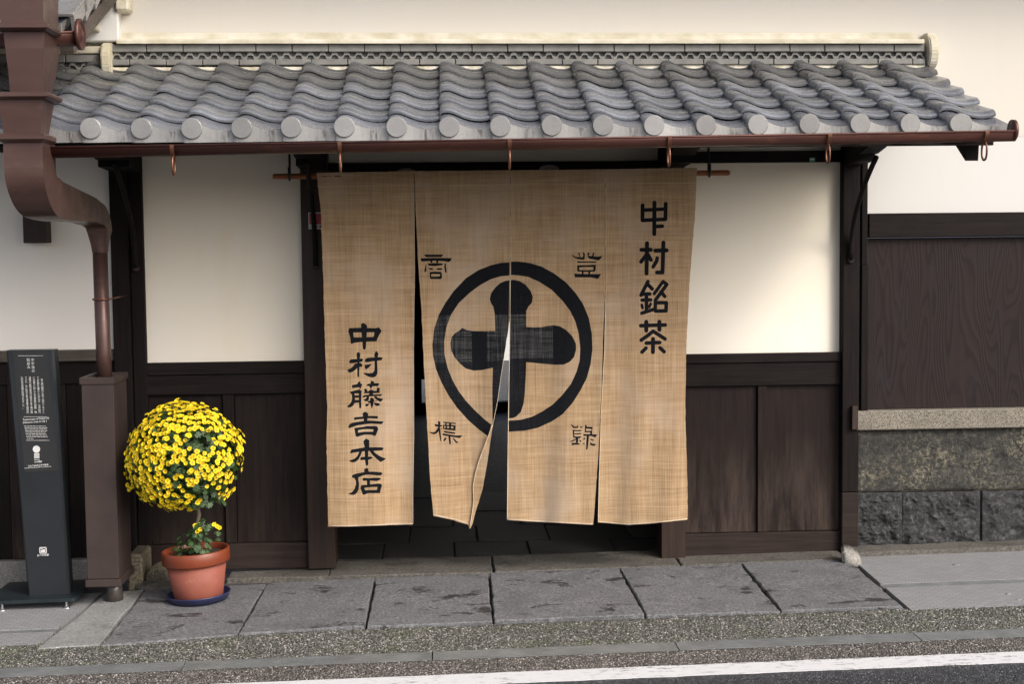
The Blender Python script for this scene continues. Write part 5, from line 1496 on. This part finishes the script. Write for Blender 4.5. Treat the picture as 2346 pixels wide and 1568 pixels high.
obj('text_panel', fixn(bm), MT['sign_face'], sign)
def bar(bm, s0, s1, v, h, lift=.005):
    a, b_ = face_pt(s0, v, lift), face_pt(s1, v, lift)
    vs = [bm.verts.new(p) for p in (a, b_, b_+Vector((0, 0, h)), a+Vector((0, 0, h)))]
    bm.faces.new(vs)
sc = F/(8.56+YI)       # frame pixels per metre at the post
px = 1/sc
LEAN = -.055
bm = bmesh.new()
bar(bm, .25, .77, 816, .0018); bar(bm, .26, .76, 956, .0018); bar(bm, .27, .78, 1010, .0018)
obj('rule_line', bm, MT['print'], sign)
Z_ = .784
def put(bm, s, size_px, u, v, align='LEFT', line=1.0, bold=0.0):
    p = P(u, v, YI-.005); merge(bm, text_bm(s, size_px*px, p, align, line, LEAN, bold))
def vert(bm, s, size_px, u, v, step, bold=.02):
    for i, ch in enumerate(s):
        if ch == ' ': continue
        put(bm, ch, size_px, u+i*step*.052, v+i*step, 'CENTER', 1, bold)
bm = bmesh.new()
vert(bm, '中宇治の', 7.6, 75, 828, 8.4, .0); vert(bm, '街並み', 7.6, 65, 828, 8.4, .0)
obj('title', bm, MT['print'], sign)
bm = bmesh.new()
cols_ = ['　安土桃山時代に天下の茶どころとし', 'ての名声を確立した宇治は、江戸時代', 'には益々に栄して宇治茶師の屋敷、明', '治時代以降は茶商の居宅や茶工場が建', 'てられ、今に伝わる宇治茶香る個性的', 'な町並み景観が形成されました。']
for i, s in enumerate(cols_): vert(bm, s.replace('　', ' '), 5.6, 96-9.1*i, 868, 4.95, .0)
obj('body_text', bm, MT['print'], sign)
bm = bmesh.new()
put(bm, 'Townscape of Naka-Uji', 6.2, 52, 964.5, 'LEFT', 1, .01); put(bm, '(Historic area in Uji )', 6.2, 52.5, 971, 'LEFT', 1, .01)
obj('english_title', bm, MT['print'], sign)
bm = bmesh.new()
rnd = random.Random(3)
for i in range(9):
    v = 977.5+3.55*i; s = .255+.004*i; e = .73+rnd.uniform(-.02, .02) if i < 8 else .43
    while s < e:
        w = rnd.uniform(.02, .075); bar(bm, s, min(e, s+w), v, .0024); s += w+.012
obj('small_text', bm, MT['print'], sign)
bm = bmesh.new()
c = P(83.5, 1030, YI-.005)
ring = [bm.verts.new(c+Vector((8.2*px*math.cos(2*math.pi*k/28), 0, 8.2*px*math.sin(2*math.pi*k/28)))) for k in range(28)]
bm.faces.new(ring)
obj('round_mark', bm, MT['print'], sign)
bm = bmesh.new()
for i in range(6):
    for j in range(6):
        a = P(78.2+2.05*i, 1051-2.05*j, YI-.005)
        vs = [bm.verts.new(a+Vector(q)*px) for q in ((0, 0, 0), (1.75, 0, 0), (1.75, 0, 1.75), (0, 0, 1.75))]; bm.faces.new(vs)
a = P(78, 1054.6, YI-.005); vs = [bm.verts.new(a+Vector(q)*px) for q in ((0, 0, 0), (12.5, 0, 0), (12.5, 0, 1.0), (0, 0, 1.0))]; bm.faces.new(vs)
obj('square_mark', bm, MT['print'], sign)
bm = bmesh.new(); put(bm, '日本遺産', 4.2, 79, 1060.8, 'LEFT', 1, .03)
put(bm, '日本茶800年の歴史散歩', 4.4, 64, 1070.5, 'LEFT', 1, .02); put(bm, 'A Historical Walk through 800 Years of Japanese Tea', 2.75, 56, 1074.5, 'LEFT', 1, .02)
obj('foot_text', bm, MT['print'], sign)
bm = bmesh.new()
c = P(125*.784+.5, 1262, YI-.004)
def rrect(c, w, h, r, y, n=5):
    out = []
    for cx_, cz_, a0 in ((w-r, h-r, 0), (-w+r, h-r, 90), (-w+r, -h+r, 180), (w-r, -h+r, 270)):
        for k in range(n+1):
            a = R_(a0+90*k/n); out.append(c+Vector((cx_+r*math.cos(a), y, cz_+r*math.sin(a))))
    return out
bm.faces.new([bm.verts.new(p) for p in rrect(c, 8.3*px, 7.6*px, 3*px, 0)])
lg = obj('logo', bm, MT['print'], sign)
bm = bmesh.new()
bm.faces.new([bm.verts.new(p) for p in rrect(c, 6.3*px, 5.6*px, 2*px, -.001)])
obj('logo_field', bm, MT['sign_face'], lg)
bm = bmesh.new()
for q in ([(-5, 1.5), (-3, 2.4), (5, 4.6), (5, 3.0)], ):
    pass
bm.faces.new([bm.verts.new(c+Vector((x*px, -.002, z*px))) for x, z in ((-5.2, -4.6), (-5.2, .6), (-2, 1.2), (1.5, 2.6), (5.0, 3.4), (5.2, -4.6))][::-1])
bm.faces.new([bm.verts.new(c+Vector((x*px, -.002, z*px))) for x, z in ((-5.0, 2.2), (-4.6, 4.6), (1.0, 4.8), (-1.5, 3.4))][::-1])
obj('logo_mark', bm, MT['print'], lg)
bm = bmesh.new(); put(bm, 'お茶の京都', 5.4, 98.5, 1275, 'CENTER', 1, .02)
obj('logo_text', bm, MT['print'], sign)
# base plate on short feet
pa = P(172, 1376, YI-.10)
zpl = gz(pa.x, YI)+.062
bx_r = pa.x; bx_l = pa.x-.50
bm = bmesh.new()
pts = [(bx_l, YI-.10), (bx_r-.02, YI-.10), (bx_r-.006, YI-.094), (bx_r, YI-.08), (bx_r, YI+.36), (bx_l, YI+.36)]
add_prism(bm, [(x, y, zpl-.020+GX*(x-bx_r)) for x, y in pts], (0, 0, .020))
obj('base_plate', fixn(bm), MT['sign_base'], sign)
for x in (bx_r-.055, bx_r-.41):
    for y in (YI-.075, YI+.32):
        bm = bmesh.new(); z0 = gz(x, y)+.004; z1 = zpl-.021+GX*(x-bx_r)
        add_tube(bm, [(x, y, z0+.012), (x, y, z1)], .0065, 10)
        add_lathe(bm, [(0, .012), (.010, .012), (.020, .003), (.021, 0), (0, 0)], (x, y, z0), 16)
        obj('foot', fixn(bm), MT['steel'], sign)

# ------------------------------------------------------------------ flower pot
pg = G(458, 1374, .012)
PCx, PCy = P(456, 1374, pg.y).x, pg.y
PZ0 = gz(PCx, PCy)+.012
tilt = Matrix.Rotation(R_(-2.8), 3, 'Y')
sc_p = F/(8.56+PCy)
sau = thing('saucer', 'round navy blue plastic saucer under the terracotta pot', 'saucer', (PCx, PCy, PZ0))
bm = bmesh.new()
R0 = 73/sc_p
add_lathe(bm, [(0, .012), (R0*.86, .012), (R0*.95, .038), (R0*.97, .041), (R0, .040), (R0*.985, .034), (R0*.90, .001), (0, .001)], (PCx, PCy, PZ0), 64, tilt)
obj('dish', fixn(bm), MT['saucer'], sau, True)
pot = thing('flower_pot', 'terracotta flower pot with a glossy darker rim standing in a navy saucer', 'flower pot', (PCx, PCy, PZ0+.013))
Rt, Rb, Rm = 77/sc_p, 55/sc_p, 68.5/sc_p
hb = .205; hr = .072
pc0 = Vector((PCx, PCy, PZ0+.014))
bm = bmesh.new()
add_lathe(bm, [(0, 0), (Rb-.004, 0), (Rb, .004), (Rm, hb), (Rm-.012, hb), (Rm-.012, hb-.01), (Rb-.014, .015), (0, .015)], pc0, 72, tilt)
obj('body', fixn(bm), MT['terra'], pot, True)
bm = bmesh.new()
add_lathe(bm, [(Rm+.001, hb-.006), (Rt-.006, hb-.004), (Rt-.001, hb+.004), (Rt, hb+hr-.006), (Rt-.004, hb+hr), (Rt-.014, hb+hr), (Rt-.018, hb+hr-.006), (Rt-.028, hb-.002), (Rm+.001, hb-.006)], pc0, 72, tilt)
obj('rim', fixn(bm), MT['terra_rim'], pot, True)
bm = bmesh.new()
n = 26
for j in range(n):
    pass
rings = []
for i in range(10):
    r = (Rt-.03)*i/9
    m_ = 1 if i == 0 else 40
    rings.append([bm.verts.new(pc0+tilt @ Vector((r*math.cos(2*math.pi*k/40), r*math.sin(2*math.pi*k/40), hb+hr-.035+.008*noise.noise((r*40*math.cos(2*math.pi*k/40), r*40*math.sin(2*math.pi*k/40), 2))))) for k in range(m_)])
for A, B in zip(rings, rings[1:]):
    for k in range(40):
        q = [A[k % len(A)], A[(k+1) % len(A)], B[(k+1) % 40], B[k]]; q = [v for i, v in enumerate(q) if v not in q[:i]]
        bm.faces.new(q)
obj('soil', bm, MT['soil'], pot, True)

# ------------------------------------------------------------------ ball chrysanthemum
bc = P(425, 1053, PCy); BR = 122/sc_p
soil_top = pc0+tilt @ Vector((0, 0, hb+hr-.03))
plant = thing('chrysanthemum', 'ball-trained yellow chrysanthemum on a short stem growing in the terracotta pot', 'plant', soil_top)
bm = bmesh.new()
sb = P(441, 1246, PCy); stp = P(456, 1180, PCy)
add_tube(bm, [soil_top+Vector((-.01, 0, -.02)), P(447, 1225, PCy), stp, bc+Vector((.04, 0, -.10)), bc], [.014, .012, .0115, .011, .008], 12)
for k in range(34):
    a = random.uniform(0, 6.28); e = random.uniform(-.6, 1.2)
    d = Vector((math.cos(a)*math.cos(e), math.sin(a)*math.cos(e), math.sin(e)))
    s = bc+Vector((.03, 0, -.12+.02*(k % 5)))
    add_tube(bm, [s, s.lerp(bc+d*BR*.8, .5)+Vector((0, 0, .02)), bc+d*BR*.82], [.004, .003, .002], 5)
obj('stem', bm, MT['stem'], plant, True)
def leaf(bm, c, nrm, up_, s):
    nrm = nrm.normalized(); t = up_-nrm*up_.dot(nrm)
    if t.length < .01: t = Vector((1, 0, 0))
    t.normalize(); b_ = nrm.cross(t)
    pts = [(0, -.1), (.30, .05), (.22, .25), (.48, .42), (.28, .55), (.34, .80), (.12, .82), (0, 1.05), (-.12, .82), (-.34, .80), (-.28, .55), (-.48, .42), (-.22, .25), (-.30, .05)]
    vs = [bm.verts.new(c+b_*x*s+t*y*s+nrm*(.25*s*abs(x)-.12*s*y*y)) for x, y in pts]
    for i in range(1, 7):
        j = 14-i
        q = [vs[i], vs[i+1]] if i == 6 else [vs[i], vs[i+1]]
    bm.faces.new((vs[0], vs[1], vs[2], vs[12], vs[13])); bm.faces.new((vs[2], vs[3], vs[4], vs[10], vs[11], vs[12])); bm.faces.new((vs[4], vs[5], vs[6], vs[8], vs[9], vs[10])); bm.faces.new((vs[6], vs[7], vs[8]))
bm = bmesh.new()
def ball_r(d):
    """uneven radius of the trained ball in direction d"""
    r = 1+.08*noise.noise(d*2.1+Vector((3, 1, 4)))+.07*noise.noise(d*5)
    if d.z < -.55: r *= 1-.10*min(1, (-d.z-.55)/.4)
    return r
for k in range(2300):
    z = random.uniform(-1, 1); a = random.uniform(0, 2*math.pi); q = math.sqrt(1-z*z)
    d = Vector((q*math.cos(a), q*math.sin(a), z))
    if d.y > .5 and random.random() < .5: continue
    r = BR*ball_r(d)*random.uniform(.66, 1.0)
    leaf(bm, bc+d*r, (d+Vector([random.uniform(-.7, .7) for _ in range(3)])), Vector([random.uniform(-1, 1) for _ in range(3)]), random.uniform(.030, .048))
for k in range(170):
    a = random.uniform(0, 6.28); e = random.uniform(0, 1)
    c = P(462, 1132, PCy)+Vector((.14*e*math.cos(a), .12*e*math.sin(a)-.03, random.uniform(-.045, .07)))
    leaf(bm, c, Vector((math.cos(a)*.6, math.sin(a)*.6-.5, .4)), Vector([random.uniform(-1, 1) for _ in range(3)]), random.uniform(.028, .046))
for k in range(120):
    a = random.uniform(0, 6.28); r = random.uniform(.0, .10)
    c = soil_top+Vector((-.01+r*math.cos(a), r*math.sin(a)-.02, random.uniform(.01, .15-r*.6)))
    if random.random() < .3: c += Vector((.07, 0, .06))
    leaf(bm, c, Vector((math.cos(a)*.6, math.sin(a)*.6-.4, .7)), Vector([random.uniform(-1, 1) for _ in range(3)]), random.uniform(.026, .042))
tag(obj('foliage', bm, MT['leaf'], plant), kind='stuff')
def flower_bm(s, n, cup, seed):
    bm = bmesh.new(); rn = random.Random(seed)
    for layer, (rr, zz, nn) in enumerate(((1.0, .0, n), (.78, .10, n-3))):
        for k in range(nn):
            a = 2*math.pi*(k+.5*layer)/nn+rn.uniform(-.08, .08); R1 = s*rr*rn.uniform(.88, 1.05)
            w = math.pi/nn*.95
            p0 = Vector((s*.25*math.cos(a), s*.25*math.sin(a), s*zz))
            zt = s*(zz+cup*rr+rn.uniform(-.08, .08))
            l = Vector((.72*R1*math.cos(a-w), .72*R1*math.sin(a-w), zt*.7+s*.03)); r_ = Vector((.72*R1*math.cos(a+w), .72*R1*math.sin(a+w), zt*.7+s*.03))
            t = Vector((R1*math.cos(a), R1*math.sin(a), zt))
            bm.faces.new([bm.verts.new(p) for p in (p0, l, t, r_)])
    m = 10
    for i, (r0, z0, r1, z1) in enumerate(((.36, .10, .31, .21), (.31, .21, .0, .25))):
        A = [bm.verts.new((s*r0*math.cos(2*math.pi*k/m), s*r0*math.sin(2*math.pi*k/m), s*z0)) for k in range(m)]
        if r1:
            B = [bm.verts.new((s*r1*math.cos(2*math.pi*k/m), s*r1*math.sin(2*math.pi*k/m), s*z1)) for k in range(m)]
            for k in range(m): bm.faces.new((A[k], A[(k+1) % m], B[(k+1) % m], B[k])).material_index = 1
        else:
            bm.faces.new(A).material_index = 1
    return bm
FS = .0168
fl_me = [mesh_of('flower', flower_bm(FS*s, n, c, k), [MT['petal'], MT['disc']]) for k, (s, n, c) in enumerate(((1.0, 13, .22), (.92, 12, .35), (1.05, 14, .12), (.80, 11, .45)))]
spots = []
def try_add(d, r, mind):
    p = bc+d*r
    for q, _ in spots:
        if (q-p).length < mind: return False
    spots.append((p, d)); return True
rn = random.Random(21)
clusters = []
for k in range(7000):
    z = rn.uniform(-.96, 1); a = rn.uniform(0, 2*math.pi); q = math.sqrt(max(0, 1-z*z)); d = Vector((q*math.cos(a), q*math.sin(a), z))
    dens = noise.noise(d*3.4+Vector((7, 2, 9)))+.34*d.z-.32*d.x+.05
    if d.z < -.7: dens -= .15
    if dens < rn.uniform(-.40, .34): continue
    if d.y > .55: continue
    try_add(d, BR*ball_r(d)*rn.uniform(.95, 1.08), .0235)
    if len(spots) > 1050: break
for u, v in ((456, 1203), (458, 1214), (452, 1219), (448, 1206), (497, 1207), (490, 1203), (503, 1211)):
    spots.append((P(u, v, PCy-.04), Vector((.1, -.9, .4))))
for u, v in ((293, 1112), (297, 1122), (303, 1116)): spots.append((P(u, v, PCy-.02), Vector((-.6, -.7, .1))))
spots.sort(key=lambda s: s[0].y + (0 if s[1].y < .2 else 5))
stuff = bmesh.new()
for i, (p, d) in enumerate(spots):
    nd = (d+Vector((rn.uniform(-.3, .3), rn.uniform(-.45, .1), rn.uniform(-.15, .35)))).normalized()
    rot = nd.to_track_quat('Z', 'Y').to_matrix() @ Matrix.Rotation(rn.uniform(0, 6.28), 3, 'Z')
    me = fl_me[rn.choice((0, 0, 1, 1, 2, 3))]
    if i < 300:
        inst('flower', me, p, plant, rot.to_euler())
    else:
        b2 = bmesh.new(); b2.from_mesh(me)
        bmesh.ops.transform(b2, matrix=Matrix.Translation(p) @ rot.to_4x4(), verts=b2.verts)
        merge(stuff, b2)
o = obj('flowers', stuff, None, plant, False, [MT['petal'], MT['disc']])
tag(o, kind='stuff')
